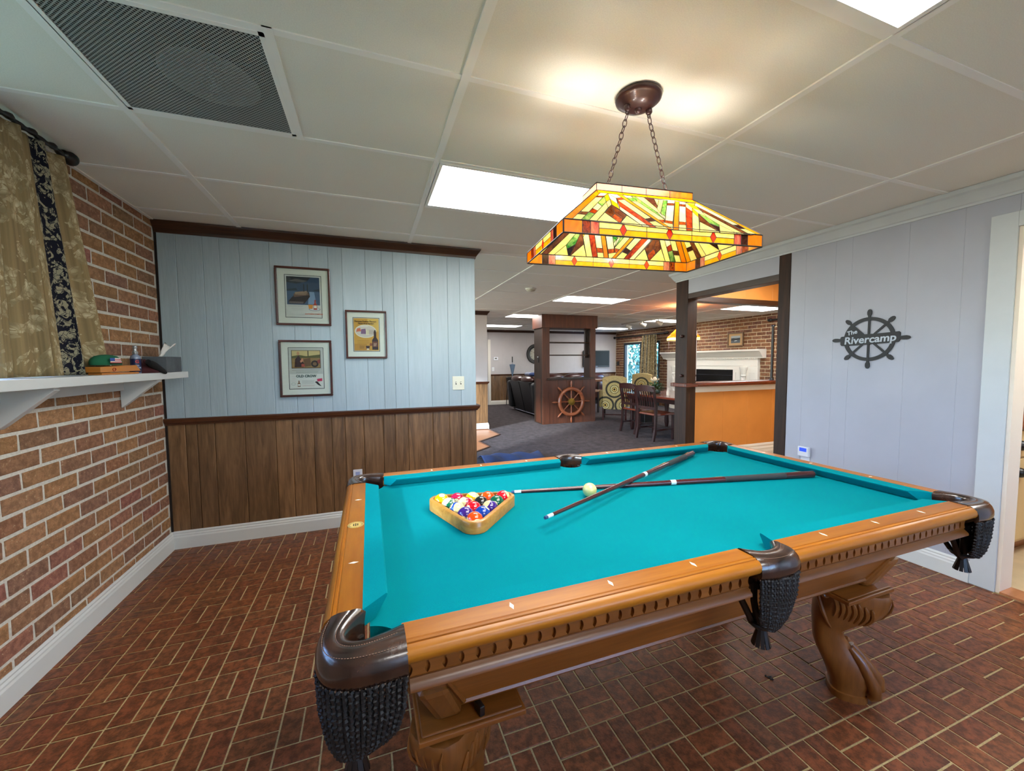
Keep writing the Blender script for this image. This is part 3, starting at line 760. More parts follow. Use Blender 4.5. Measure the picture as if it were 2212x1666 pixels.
# legs
LP = [(.470, -.110, .133), (.436, -.096, .137), (.410, -.097, .133), (.383, -.100, .124), (.355, -.104, .106), (.330, -.107, .080), (.300, -.109, .030), (.268, -.109, -.010),
      (.235, -.108, -.006), (.205, -.107, .012), (.175, -.100, .036), (.145, -.088, .060), (.110, -.074, .076), (.075, -.062, .074), (.045, -.055, .064), (.030, -.056, .062), (.028, -.062, .066), (0, -.060, .064)]
WD = [.078, .080, .080, .077, .072, .066, .058, .050, .046, .048, .054, .062, .068, .066, .060, .060, .066, .064]
LP = [(z, a-.037*z, b-.037*z) for z, a, b in LP]
LP[0] = (.450,)+LP[0][1:]
def make_leg(ref, sx, sy):
    o = Vector((sx, sy, 0)).normalized(); t = Vector((-o.y, o.x, 0)); R = Vector((ref[0], ref[1], 0))
    at = lambda q, s_, z: R + o*q + t*s_ + Vector((0, 0, z))
    rings = []
    for (z, a, b), w_ in zip(LP, WD):
        c, h = (a+b)/2, (b-a)/2; ring = []
        for k in range(20):
            an = 2*PI*k/20; ca, sa = math.cos(an), math.sin(an)
            sq = 1/(abs(ca)**3.2+abs(sa)**3.2)**(1/3.2)
            ring.append(at(c+h*ca*sq, w_*sa*sq, z))
        rings.append(ring)
    lg = G().loft(rings).build('leg', m_oak_leg, pt, smooth=True)
    # ball and claw
    g = G()
    for s_, q1, q0 in ((0, .098, .03), (-.045, .070, .02), (.045, .070, .02)):
        g.tube([at(q0-.02, s_*.7, .205), at(q0+.012, s_, .165), at(q1*.72, s_*1.15, .125), at(q1, s_*1.25, .085), at(q1+.006, s_*1.25, .050), at(q1-.008, s_*1.2, .030)], [.012, .019, .021, .023, .021, .012], 10)
    g.sphere(at(.045, 0, .062), .052, 14, 9)
    g.build('claw_foot', m_oak_leg, lg, smooth=True)
    # acanthus leaf carved on both cheeks, a curled ear and a fluted knee
    def srf(q, z, lift=.001):
        """half width of the leg at outward position q and height z"""
        for (z1, a1, b1), (z0, a0, b0), w1, w0 in zip(LP, LP[1:], WD, WD[1:]):
            if z0 <= z <= z1: break
        f_ = (z-z0)/max(z1-z0, 1e-6); a_, b_, w_ = a0+(a1-a0)*f_, b0+(b1-b0)*f_, w0+(w1-w0)*f_
        c_, h_ = (a_+b_)/2, (b_-a_)/2; u = min(.97, abs(q-c_)/h_)
        return w_*(1-u**3.2)**(1/3.2)+lift
    g = G()
    for s in (-1, 1):
        for k in range(7):
            q0, z0 = .030-.016*k, .318+.004*k; q1, z1 = .046-.021*k, .402+.0065*k
            pts = []
            for i in range(7):
                u = i/6; q = q0+(q1-q0)*u+.014*math.sin(PI*u); z = z0+(z1-z0)*u
                pts.append(at(q, s*srf(q, z), z))
            g.tube(pts, [.002, .006, .008, .009, .0085, .007, .003], 7)
        g.tube([at(-.092+.020*math.cos(a_)*(1-.06*i), s*srf(-.092, .425, .004), .425+.020*math.sin(a_)*(1-.06*i)) for i, a_ in enumerate([k*.55 for k in range(13)])], [.008]*9+[.007, .006, .005, .003], 7)
        g.tube([at(q, s*srf(q, z, .003), z) for q, z in ((-.108, .44), (-.112, .40), (-.100, .35), (-.085, .31), (-.07, .285))], [.005, .008, .008, .006, .002], 7)
    for k in range(5):
        s_ = -.05+.025*k
        g.tube([at(.112, s_, .445), at(.118, s_*.95, .42), at(.112, s_*.9, .392), at(.092, s_*.75, .356), at(.056, s_*.5, .316)], [.001, .0035, .004, .0035, .001], 7)
    g.build('carved_leaf', m_oak_leg, lg, smooth=True)
    # moulded plate on top
    c = R - o*.056; h = .136; g = G()
    for z0, z1, hh in ((.448, .454, h-.012), (.454, .469, h), (.469, .475, h-.008)):
        g.box((c.x-hh, c.y-hh, z0), (c.x+hh, c.y+hh, z1))
    g.build('leg_plate', m_oak_d, pt, bevel=.003)
for sx in (-1, 1):
    for sy in (-1, 1): make_leg((TX+sx*.812, TY+sy*.3175), sx, sy)

# ---- leather pockets with twisted fringe
def rope(g, pts, r=.0042, ph=0.0, seg=6):
    """twisted strand: knobbly tube along pts"""
    P = [Vector(p) for p in pts]; n = 24; path = []; rad = []
    L = [0]
    for a, b in zip(P, P[1:]): L.append(L[-1]+(b-a).length)
    for i in range(n*2+1):
        s = L[-1]*i/(n*2)
        for k in range(len(P)-1):
            if L[k+1] >= s-1e-9: break
        q = P[k].lerp(P[k+1], (s-L[k])/max(L[k+1]-L[k], 1e-6))
        path.append(q + Vector((.0010*math.cos(i*PI/2+ph), .0010*math.sin(i*PI/2+ph), 0))); rad.append(r*(.72+.36*(i % 2)))
    g.tube(path, rad, seg, False)
def resample(P, n):
    P = [Vector(p) for p in P]; L = [0]
    for a, b in zip(P, P[1:]): L.append(L[-1]+(b-a).length)
    out = []
    for i in range(n):
        s = L[-1]*i/(n-1); k = 0
        while k < len(P)-2 and L[k+1] < s: k += 1
        out.append(P[k].lerp(P[k+1], (s-L[k])/max(L[k+1]-L[k], 1e-9)))
    return out
def smooth_poly(P, it=2):
    for _ in range(it):
        Q = [P[0]]
        for a, b in zip(P, P[1:]): Q += [(a[0]*.75+b[0]*.25, a[1]*.75+b[1]*.25), (a[0]*.25+b[0]*.75, a[1]*.25+b[1]*.75)]
        P = Q + [P[-1]]
    return P
def pocket(inner, outer, drop_c, nrope, hid=False, hang=.155):
    """inner/outer: plan curves of the leather collar; drop_c: plan point the fringe leans to"""
    N = 34
    I = resample([(x, y, 0) for x, y in smooth_poly(inner)], N); O = resample([(x, y, 0) for x, y in smooth_poly(outer)], N)
    g = G(); rings = []
    sec = [(-.02, .755), (-.02, .822), (-.06, ZR-.006), (.05, ZR+.002), (.20, ZR+.0045), (.30, ZR+.004), (.335, ZR+.0028), (.37, ZR+.004), (.62, ZR+.003), (.80, ZR-.001), (.93, ZR-.010), (1.02, ZR-.024), (1.03, ZR-.038), (.99, ZR-.050), (.90, ZR-.054), (.86, ZR-.048)]
    for i in range(N):
        a, b = I[i], O[i]; ring = []
        for u, z in sec:
            q = a.lerp(b, u); ring.append((q.x, q.y, z))
        rings.append(ring)
    g.loft(rings, True, True); p = g.build('pocket', m_leather, pt, smooth=True)
    # stitching
    g = G()
    for u in (.335, .80):
        path = [I[i].lerp(O[i], u) for i in range(2, N-2)]
        pp = resample(path, 46)
        for k in range(0, 45):
            q0, q1 = pp[k].lerp(pp[k+1], .2), pp[k].lerp(pp[k+1], .8); z = ZR+(.0036 if u < .5 else .0004)
            g.tube([(q0.x, q0.y, z), (q1.x, q1.y, z)], .0007, 4)
    g.build('stitching', plain('thread', '#7a5c48', .7), p)['kind'] = 'stuff'
    if hid: return p
    g = G(); st = G(); dc = Vector((drop_c[0], drop_c[1], 0))
    for k in range(nrope):
        f_ = (k+.5)/nrope; i = f_*(N-1); a = int(i); q = O[a].lerp(O[min(a+1, N-1)], i-a); qi = I[a].lerp(I[min(a+1, N-1)], i-a)
        q = qi.lerp(q, .965); h = hang*(.86+.14*math.sin(PI*f_))
        end = q.lerp(dc, .42); m1 = q.lerp(dc, .05); m2 = q.lerp(dc, .20)
        rope(g, [(q.x, q.y, ZR-.050), (m1.x, m1.y, ZR-.05-h*.45), (m2.x, m2.y, ZR-.05-h*.8), (end.x, end.y, ZR-.05-h)], .0053, k)
        st.torus((q.x, q.y, ZR-.052), .0042, .0011, (O[min(a+1, N-1)]-O[max(a-1, 0)]).cross(Vector((0, 0, 1))), 10, 4)
    fr = g.build('fringe', m_rope, p, smooth=True); fr['kind'] = 'stuff'
    st.build('stitching', plain('pale_thread', '#b9a08c', .7), p)['kind'] = 'stuff'
    # leather basket straps and cut tassels below
    g = G()
    for k in range(5):
        f_ = .08+.84*k/4; i = int(f_*(N-1)); q = I[i]; e_ = q.lerp(dc, .55); b_ = dc
        path = [(q.x, q.y, .80), (q.lerp(dc, .02).x, q.lerp(dc, .02).y, ZR-.05-hang*.55), (e_.x, e_.y, ZR-.05-hang*.95), (b_.x, b_.y, ZR-.05-hang*1.12)]
        g.tube(path, [.008, .009, .009, .010], 6)
    g.torus((dc.x, dc.y, ZR-.05-hang*.98), .030, .006, seg=20, sg=6)
    for k in range(11):
        a = 2*PI*k/11; c_, s_ = math.cos(a), math.sin(a)
        M = Matrix.Translation((dc.x, dc.y, ZR-.05-hang*1.05)) @ Matrix.Rotation(a, 4, 'Z')
        g.hexa([M @ Vector(v) for v in ((.021, -.005, -.052), (.024, -.005, -.052), (.024, .005, -.052), (.021, .005, -.052))], [M @ Vector(v) for v in ((.007, -.004, 0), (.010, -.004, 0), (.010, .004, 0), (.007, .004, 0))])
    g.build('leather_tassel', plain('tassel_leather', '#15100e', .45), p, smooth=True)
    return p
ci = [(-.024, .852), (-.042, .826), (-.058, .795), (-.055, .766), (-.028, .752), (.006, .760), (.050, .776)]
co = [(-.100, .850), (-.108, .800), (-.104, .752), (-.086, .718), (-.050, .700), (.0, .696), (.052, .701)]
fx = lambda P: [(2*TX-x, y) for x, y in P]; fy = lambda P: [(x, 2*TY-y) for x, y in P]
pocket(ci, co, (-.042, .768), 27)
pocket(fx(ci), fx(co), (2*TX+.042, .768), 27)
pocket(fy(ci), fy(co), (-.042, 2*TY-.768), 20)
pocket(fx(fy(ci)), fx(fy(co)), (2*TX+.042, 2*TY-.768), 20)
mi = [(ml+.002, .779), (.944, .765), (.962, .748), (TX, .742), (1.026, .748), (1.044, .765), (mr-.002, .779)]
mo = [(ml-.004, .703), (ml+.008, .698), (.960, .692), (TX, .690), (1.028, .692), (mr-.008, .698), (mr+.004, .703)]
pocket(mi, mo, (TX, .752), 17, hang=.16)
pocket(fy(mi), fy(mo), (TX, 2*TY-.752), 15)
# liners behind the pocket mouths
for P in (ci, fx(ci), fy(ci), fx(fy(ci)), mi, fy(mi)):
    Q = smooth_poly(P); g = G()
    g.loft([[(x, y, z) for x, y in Q] for z in (ZC+.012, .742)], False, False)
    g.add([(x, y, .742) for x, y in Q], [tuple(range(len(Q)))])
    g.build('pocket_liner', m_pocket_in, pt)

# small black block left on the near leg plate
tag(G().box((-.007, -.016, 0), (.007, .016, .026), Matrix.Translation((.240, .925, .4755)) @ Matrix.Rotation(.25, 4, 'Z')).build('chalk_block', m_black, bevel=.002), 'small black block lying on the leg plate of the pool table', 'block')

# ------------------------------------------------------------------ balls and rack
BR = .0286
def ball_mat(name, col, stripe):
    t = MT(name); b = t.pbsdf(.08, spec=.6, coat=.5); tc_ = t.n('ShaderNodeTexCoord'); sp = t.n('ShaderNodeSeparateXYZ'); t.l(tc_.outputs['Object'], sp.inputs[0])
    cream = '#e2d592'; z = t.math('ABSOLUTE', sp.outputs[2])
    base = t.mix(t.math('GREATER_THAN', z, .0165), col, cream) if stripe else t.mix(0.0, col, col)
    r2 = t.math('SQRT', t.math('ADD', t.math('MULTIPLY', sp.outputs[1], sp.outputs[1]), t.math('MULTIPLY', sp.outputs[2], sp.outputs[2])))
    disc = t.math('MULTIPLY', t.math('LESS_THAN', r2, .0105), t.math('GREATER_THAN', t.math('ABSOLUTE', sp.outputs[0]), .01))
    t.l(t.mix(disc, base, '#eae3b8'), b.inputs['Base Color']); return t.m
cols = {1: '#f2a800', 2: '#0f3f9e', 3: '#d80f22', 4: '#3b1f7a', 5: '#ee4a0c', 6: '#0a5a3f', 7: '#a3123a', 8: '#15171a'}
nm = {1: 'yellow', 2: 'blue', 3: 'red', 4: 'purple', 5: 'orange', 6: 'green', 7: 'maroon', 8: 'black'}
_bs = G().sphere((0, 0, 0), BR, 32, 20)
m_num = plain('ball_number', '#111111', .3)
def ball(n, x, y, face, roll=0, label=None):
    """face: direction the number points to"""
    k = n if n <= 8 else n-8
    o = _bs.build('billiard_ball', ball_mat('ball_%d' % n, cols[k], n > 8) if n else plain('cue_ball', '#d8d48c', .12, coat=.4), smooth=True)
    o.location = (x, y, ZC+BR+.0004)
    if n:
        xa = Vector(face).normalized(); za = Vector(roll) if roll else xa.orthogonal()
        if roll: za.normalize(); xa = (xa-za*xa.dot(za)).normalized()
        else: za.normalize()
        ya = za.cross(xa); q = Matrix((xa, ya, za)).transposed().to_quaternion()
    if n:
        o.rotation_mode = 'QUATERNION'; o.rotation_quaternion = q
        me = text_mesh(str(n), .013, .0001, bold=.0003)
        M = Matrix.Translation((BR+.0001, 0, 0)) @ Matrix(((0, 0, 1, 0), (1, 0, 0, 0), (0, 1, 0, 0), (0, 0, 0, 1)))
        me.transform(M); me.materials.clear(); me.materials.append(m_num)
        c = bpy.data.objects.new('number', me); C.objects.link(c); c.parent = o
    tag(o, label, 'billiard ball', 'billiard balls' if n else None)
    return o
ra = math.atan2(-.05, .23); ru = Vector((math.cos(ra), math.sin(ra))); rp = Vector((math.sin(ra), -math.cos(ra)))
rm = Vector((.357, 1.439))
rows = [[1, 7, 9, 5, 11], [14, 15, 8, 6], [10, 3, 12], [4, 2], [13]]
TO = Vector((-.2, -.8, .55))
face = {1: ((0, -.3, .95), None), 7: ((.3, .9, -.2), None), 9: ((.5, .8, -.2), (.35, 0, .9)), 5: ((-.9, .1, .4), None), 11: ((0, .9, .3), (.9, -.1, .35)), 14: ((.55, -.4, .7), (-.6, .1, .75)), 15: ((.5, .8, .2), (-.75, -.25, .55)), 8: ((.1, .5, .85), None), 6: ((.5, .8, -.2), None),
        10: ((-.8, .4, .3), (.3, -.7, .45)), 3: ((-.85, -.35, .4), None), 12: ((.5, .8, .2), (-.7, .2, .65)), 4: ((-.5, -.85, -.1), None), 2: ((.6, -.1, .75), None), 13: ((-.95, -.1, .2), (.05, -.85, -.42))}
rown = ['in the far row', 'in the second row', 'in the middle row', 'behind the front ball', 'at the near corner']
for r, row in enumerate(rows):
    for c, n in enumerate(row):
        p = rm + ru*((c-(len(row)-1)/2)*2*BR*1.010) + rp*(r*2*BR*.8662*1.010)
        k = n if n <= 8 else n-8
        ball(n, p.x, p.y, face[n][0], face[n][1], ('%s billiard ball %s of the rack' if n <= 8 else '%s and cream striped billiard ball %s of the rack') % (nm[k], rown[r]))
ball(0, .829, 1.3775, None, 0, 'pale yellow cue ball lying alone beside the crossed cues')
# rack
rc = rm + rp*(2*BR*.8662*4*1.010/3); a_in = 2*BR*4*1.010/math.sqrt(3)
def tri_ring(R, z, rr, n=7):
    """rounded triangle: corner arcs of radius rr, corner centres at distance R from the middle"""
    out = []
    for k, base in enumerate((PI/2, PI/2+2*PI/3, PI/2+4*PI/3)):
        for i in range(n):
            a = base - PI/3 + 2*PI/3*i/(n-1)
            v = Vector((R*math.cos(base)+rr*math.cos(a), R*math.sin(base)+rr*math.sin(a)))
            out.append((rc.x + ru.x*v.x + rp.x*v.y, rc.y + ru.y*v.x + rp.y*v.y, z))
    return out
m_rackw = wood('rack_pine', ['#8f5f20', '#a8762e', '#b88a40'], 'X', 2.2, .35, .3, rnd=0, bump=.05)
g = G(); i_, o_ = BR+.0015, BR+.0165; z0, z1 = ZC+.0015, ZC+.041
rings = [tri_ring(a_in, z1, i_), tri_ring(a_in, z0, i_), tri_ring(a_in, z0, o_), tri_ring(a_in, z1-.003, o_), tri_ring(a_in, z1, o_-.003), tri_ring(a_in, z1, i_)]
g.loft(rings, True, False)
tag(g.build('ball_rack', m_rackw, smooth=True, weld=True), 'wooden triangle rack holding the fifteen balls', 'rack')

# ------------------------------------------------------------------ cues
m_shaft = plain('cue_shaft', '#3a1214', .25, coat=.5); m_shaft2 = plain('cue_shaft_red', '#4a1719', .25, coat=.5)
m_wrap = plain('cue_wrap', '#2b2f30', .85, nscale=300, nbump=.3); m_white_f = plain('ferrule', '#cfe4e6', .3); m_tip = plain('cue_tip', '#27466e', .8)
m_gold = plain('cue_gold', '#b89a45', .35, metal=.4)
def cue(tip, butt, label, shaft, fw, jo, jo2):
    A, B = Vector(tip), Vector(butt); d = (B-A).normalized(); L = (B-A).length
    t = thing('pool_cue', label, 'pool cue', tuple(A), group='pool cues on the cloth')
    def seg(name, u0, u1, r0, r1, mat, parent=t, n=14):
        p0, p1 = A+d*u0, A+d*u1
        return G().lathe([(r0, 0), (r1, (p1-p0).length)], p0, d, n).build(name, mat, parent, smooth=True)
    rad = lambda u: .0062 + .0088*u/L
    seg('tip', 0, .012, .0052, .0060, m_tip); seg('ferrule', .012, .040, .0060, .0063, m_white_f)
    seg('shaft', .040, jo, .0064, rad(jo), shaft); seg('joint', jo, jo+.024, rad(jo)+.0004, rad(jo+.024)+.0004, m_white_f)
    fore = seg('forearm', jo+.024, jo2, rad(jo), rad(jo2), shaft)
    seg('wrap', jo2, fw, rad(jo2)+.0003, rad(fw)+.0003, m_wrap); bt = seg('butt', fw, L-.004, rad(fw), rad(L), m_shaft)
    seg('bumper', L-.004, L, rad(L), rad(L)*.8, m_black)
    # gold points and ring on forearm and butt
    up = Vector((0, 0, 1)); side = d.cross(up).normalized(); nrm = side.cross(d).normalized()
    g = G()
    for s in (-1, 1):
        for h0, h1 in ((.25, 1.0),):
            u0, u1 = jo+.09, jo2-.004
            q0 = A+d*u0 + (nrm*.5-side*.86*1)*rad(u0)*1.03; 
            q1 = A+d*u1 + ((nrm*(.5+.42*s)) - side*(.86-.22*s)).normalized()*rad(u1)*1.05
            g.tube([q0, q0.lerp(q1, .5)+(-side*.3+nrm*.3)*.0006, q1], .0009, 5)
    for k in range(3):
        q = A+d*(jo2-.010-.012*k) + (nrm*.75-side*.66)*rad(jo2)*1.0; g.sphere(q, .0022, 8, 5)
    g.build('inlay', m_gold, fore)
    g = G(); cu = fw+(L-fw)*.5
    ring = []
    for i in range(25):
        a = 2*PI*i/24; u = cu+.022*math.cos(a); th = .42*math.sin(a)
        ring.append(A+d*u + (nrm*math.sin(.65+th)-side*math.cos(.65+th))*rad(u)*1.02)
    g.tube(ring, .0008, 4)
    for k in range(7):
        u = cu-.015+.005*k; g.tube([A+d*u+(nrm*math.sin(.5)-side*math.cos(.5))*rad(u)*1.02, A+d*(u+.002)+(nrm*math.sin(.8)-side*math.cos(.8))*rad(u)*1.02], .0008, 4)
    g.build('inlay', m_gold, bt)
    if shaft is m_shaft2:
        g = G(); ring = []
        for u0, u1 in ((jo-.085, jo-.028),):
            for i in range(5):
                th = .2+.7*i/4; ring.append([A+d*u+(nrm*math.sin(th)-side*math.cos(th))*rad(u)*1.03 for u in (u0, u1)])
        g.loft(ring, False, False); g.build('label_print', m_white_f, [c for c in t.children if c.name.startswith('shaft')][0])
    return t
cue((.547, 1.531, ZC+.0068), (1.942, 1.237, ZC+.0158), 'dark red cue lying flat from the rack to the right cushion, beneath the other', m_shaft2, 1.275, .71, .97)
cue((.527, 1.153, ZC+.041), (1.740, 1.765, ZC+.0165), 'dark brown cue crossing on top, its tip raised towards the camera', m_shaft, 1.235, .72, .995)
PAT=[('Y',[(-200,219),(-99,217),(-99,201),(-200,199)]),
('Y',[(-99,217),(1,218),(0,200),(-99,201)]),
('Y',[(1,218),(99,219),(96,199),(0,200)]),
('Y',[(99,219),(200,219),(204,196),(96,199)]),
('A',[(-200,219),(-200,199),(-192,199),(-354,0),(-383,0)]),
('Y',[(200,219),(383,0),(357,1),(211,187),(204,196)]),
('W',[(-192,199),(-163,199),(-184,178),(-213,174)]),
('B',[(-213,174),(-184,178),(-193,166),(-224,161)]),
('C',[(-224,161),(-193,166),(-280,54),(-310,53)]),
('B',[(-310,53),(-280,54),(-296,34),(-327,34)]),
('C',[(-327,34),(-296,34),(-323,1),(-354,0)]),
('G',[(-193,166),(-184,176),(-190,136),(-217,101),(-227,123)]),
('W',[(-227,123),(-217,101),(-244,67),(-259,82)]),
('R',[(-259,82),(-244,67),(-261,46),(-280,55)]),
('G',[(-280,55),(-261,46),(-296,1),(-323,1)]),
('Y',[(-163,199),(-168,159),(-190,135),(-184,176)]),
('C',[(-168,159),(-176,119),(-197,95),(-190,135)]),
('W',[(-163,199),(-140,171),(-149,126),(-167,157)]),
('Y',[(-167,157),(-149,126),(-154,90),(-174,119)]),
('C',[(-190,135),(-197,95),(-220,63),(-271,-2),(-296,1)]),
('C',[(-221,60),(-187,-3),(-271,-2)]),
('B',[(-174,119),(-185,58),(-204,36),(-221,60)]),
('B',[(-174,119),(-142,53),(-167,26),(-185,58)]),
('O',[(-185,58),(-167,26),(-187,-3),(-204,36)]),
('C',[(-142,53),(-106,-9),(-187,-3)]),
('W',[(-147,113),(-80,-9),(-106,-9),(-154,90)]),
('R',[(-140,159),(-55,-9),(-80,-9),(-147,113)]),
('W',[(-163,199),(-126,199),(-116,179),(-140,171)]),
('B',[(-140,171),(-116,179),(-110,166),(-139,156)]),
('C',[(-139,156),(-110,166),(-51,52),(-77,41)]),
('K',[(-77,41),(-51,52),(-41,32),(-69,24)]),
('C',[(-69,24),(-41,32),(-11,-12),(-55,-9)]),
('A',[(-126,199),(-105,199),(6,-14),(-11,-12)]),
('W',[(-105,199),(-71,198),(-67,184),(-96,180)]),
('G',[(-96,180),(-67,184),(-60,163),(-86,158)]),
('C',[(-86,158),(-60,163),(3,47),(-25,43)]),
('O',[(-25,43),(3,47),(-8,28),(-17,28)]),
('C',[(-17,28),(-8,28),(22,21),(6,-14)]),
('G',[(-71,198),(-54,198),(-9,98),(3,47),(-60,163)]),
('C',[(-54,198),(-18,197),(4,124),(4,89),(-9,98)]),
('B',[(-18,197),(23,196),(14,139),(4,124)]),
('C',[(23,196),(42,192),(14,139)]),
('C',[(42,192),(61,192),(4,89),(4,124),(14,139)]),
('G',[(61,192),(78,192),(14,69),(4,89)]),
('W',[(4,89),(14,69),(3,47)]),
('W',[(-9,98),(4,89),(3,47)]),
('W',[(78,192),(111,193),(101,175),(67,172)]),
('B',[(67,172),(101,175),(91,157),(58,154)]),
('W',[(58,154),(91,157),(31,40),(2,44)]),
('O',[(2,44),(31,40),(22,21),(-8,28)]),
('A',[(111,193),(129,192),(28,-14),(7,-14)]),
('W',[(129,192),(157,193),(148,174),(120,174)]),
('B',[(120,174),(148,174),(139,156),(112,157)]),
('W',[(112,157),(139,156),(85,43),(57,43)]),
('O',[(57,43),(85,43),(75,23),(47,23)]),
('C',[(47,23),(75,23),(59,-13),(28,-14)]),
('R',[(139,156),(151,125),(84,-11),(59,-13)]),
('C',[(151,125),(158,84),(112,-12),(84,-11)]),
('C',[(157,193),(165,152),(151,125),(139,156)]),
('Y',[(165,152),(172,115),(158,84),(151,125)]),
('Y',[(157,193),(190,171),(198,137),(165,152)]),
('C',[(165,152),(198,137),(197,95),(172,115)]),
('B',[(172,115),(184,51),(198,-6),(147,55)]),
('G',[(172,115),(197,95),(224,47),(216,30),(184,51)]),
('K',[(184,51),(216,30),(198,-6)]),
('C',[(147,55),(198,-6),(112,-12)]),
('C',[(224,47),(272,-6),(197,-9)]),
('C',[(196,133),(301,-6),(272,-6),(224,47),(197,95)]),
('B',[(192,169),(215,143),(327,-5),(301,-6),(196,133)]),
('W',[(201,195),(217,182),(316,57),(288,54),(215,143),(187,176)]),
('K',[(288,54),(316,57),(329,33),(302,30)]),
('C',[(302,30),(329,33),(357,1),(327,-5)])]
# ------------------------------------------------------------------ stained glass pendant lamp
def stained(name, c1, c2, sc=18, tl=.75):
    t = MT(name); v = t.coord('Object', (1, 1, .5), 11); n = t.noise(v, sc, 4, .6, 1.5)
    col = t.ramp(n, [(.32, c1), (.68, c2)])
    df = t.n('ShaderNodeBsdfDiffuse'); tr = t.n('ShaderNodeBsdfTranslucent'); gl = t.n('ShaderNodeBsdfGlossy'); gl.inputs[1].default_value = .15
    t.l(col, df.inputs[0]); t.l(col, tr.inputs[0])
    m1 = t.n('ShaderNodeMixShader'); m1.inputs[0].default_value = tl; t.l(df.outputs[0], m1.inputs[1]); t.l(tr.outputs[0], m1.inputs[2])
    m2 = t.n('ShaderNodeMixShader'); m2.inputs[0].default_value = .05; t.l(m1.outputs[0], m2.inputs[1]); t.l(gl.outputs[0], m2.inputs[2]); t.l(m2.outputs[0], t.out.inputs[0])
    return t.m
SG = {'Y': stained('glass_yellow', '#eda800', '#f7c21c'), 'A': stained('glass_amber', '#e08a0a', '#f2ac1c'), 'W': stained('glass_cream_pale', '#f3e7a6', '#f8efbe'), 'C': stained('glass_cream', '#f4e386', '#fbf0a8'),
      'B': stained('glass_brown', '#5a2c12', '#a0602c', 30), 'R': stained('glass_red', '#8f1d0e', '#d8661c', 30), 'G': stained('glass_green', '#2f8a1c', '#c3cf7c', 30), 'O': stained('glass_orange_dark', '#8a3208', '#e0761a', 60),
      'K': stained('glass_dark', '#33150c', '#5d2f1c', 40), 'D': stained('glass_coral', '#d8431c', '#e45a2c', 20), 'S': stained('glass_speckle', '#2a0d06', '#d65c10', 110), 'P': stained('glass_pink', '#b8484a', '#d9a878', 45)}
m_lead = plain('lead_came', '#241c12', .45, metal=.3)
m_bronze = plain('bronze_brown', '#3a1d18', .4, metal=.3, coat=.2)
LA = -.105; LC = Vector((.994, 1.3115, 0))
lamp = thing('pendant_lamp', 'stained glass billiard lamp of amber and cream panes hanging over the table', 'pendant lamp', (LC.x, LC.y, H), 0)
LM = Matrix.Translation(LC) @ Matrix.Rotation(LA, 4, 'Z')
ZB, ZS, ZT, ZTT = 1.769, 1.811, 1.975, 2.001     # skirt bottom, skirt top, panel top, crown top
HX, HY, TXh, TYh = .383, .205, .200, .060
lead = G(); panes = []
def pane(code, pts, nrm):
    """pts: 3D points in lamp space"""
    c = sum((Vector(p) for p in pts), Vector())/len(pts); n = Vector(nrm).normalized()
    q = [Vector(p).lerp(c, min(.2, .0004/max((Vector(p)-c).length, .001))) for p in pts]
    g = G(); k = len(q); g.add([LM @ (p+n*.001) for p in q]+[LM @ (p-n*.001) for p in q], [tuple(range(k)), tuple(reversed(range(k, 2*k)))]+[(i, k+i, k+(i+1) % k, (i+1) % k) for i in range(k)])
    panes.append((code, g))
    for a, b in zip(pts, list(pts[1:])+[pts[0]]): lead.tube([LM @ Vector(a), LM @ Vector(b)], .0016, 5)
def slope(lx, s, side):
    """long side panels: lx along, s up the slope"""
    f_ = s/.219; y = -(HY+(TYh-HY)*f_); z = ZS+(ZT-ZS)*f_
    return (lx, y, z) if side < 0 else (-lx, -y, z)
for side in (-1, 1):
    for code, P in PAT: pane(code, [slope(x/1000, s/1000, side) for x, s in P], (0, side*.75, .66))
def endp(f_, v, sx):
    """end panels: f from -1 to 1 across, v 0 top to 1 bottom"""
    hw = TYh+(HY-TYh)*v; x = sx*(TXh+(HX-TXh)*v); z = ZT+(ZS-ZT)*v
    return (x, f_*hw*sx, z)
EP = [('Y', [(-1, 0), (0, 0), (0, .10), (-1, .10)]), ('Y', [(0, 0), (1, 0), (1, .10), (0, .10)])]
for s in (-1, 1):
    q = lambda a, b, v0, v1: [(s*a, v0), (s*b, v0), (s*b, v1), (s*a, v1)]
    EP += [('Y', q(1, .86, .10, 1)), ('W', q(.86, .66, .10, .24)), ('B', q(.86, .66, .24, .32)), ('C', q(.86, .66, .32, .72)), ('K', q(.86, .66, .72, .80)), ('C', q(.86, .66, .80, 1)), ('B', q(.66, .52, .10, 1)), ('C', q(.52, .38, .10, 1)),
           ('C', [(s*.38, .10), (0, .10), (0, .34), (s*.22, .66), (s*.38, .66)]), ('C', [(s*.38, .66), (s*.22, .66), (0, .98), (0, 1), (s*.38, 1)]), ('G' if s > 0 else 'B', [(0, .34), (s*.22, .66), (0, .72)]), ('K', [(0, .72), (s*.22, .66), (0, .98)])]
for sx in (-1, 1):
    for code, P in EP: pane(code, [endp(a, v, sx) for a, v in P], (sx*.67, 0, .74))
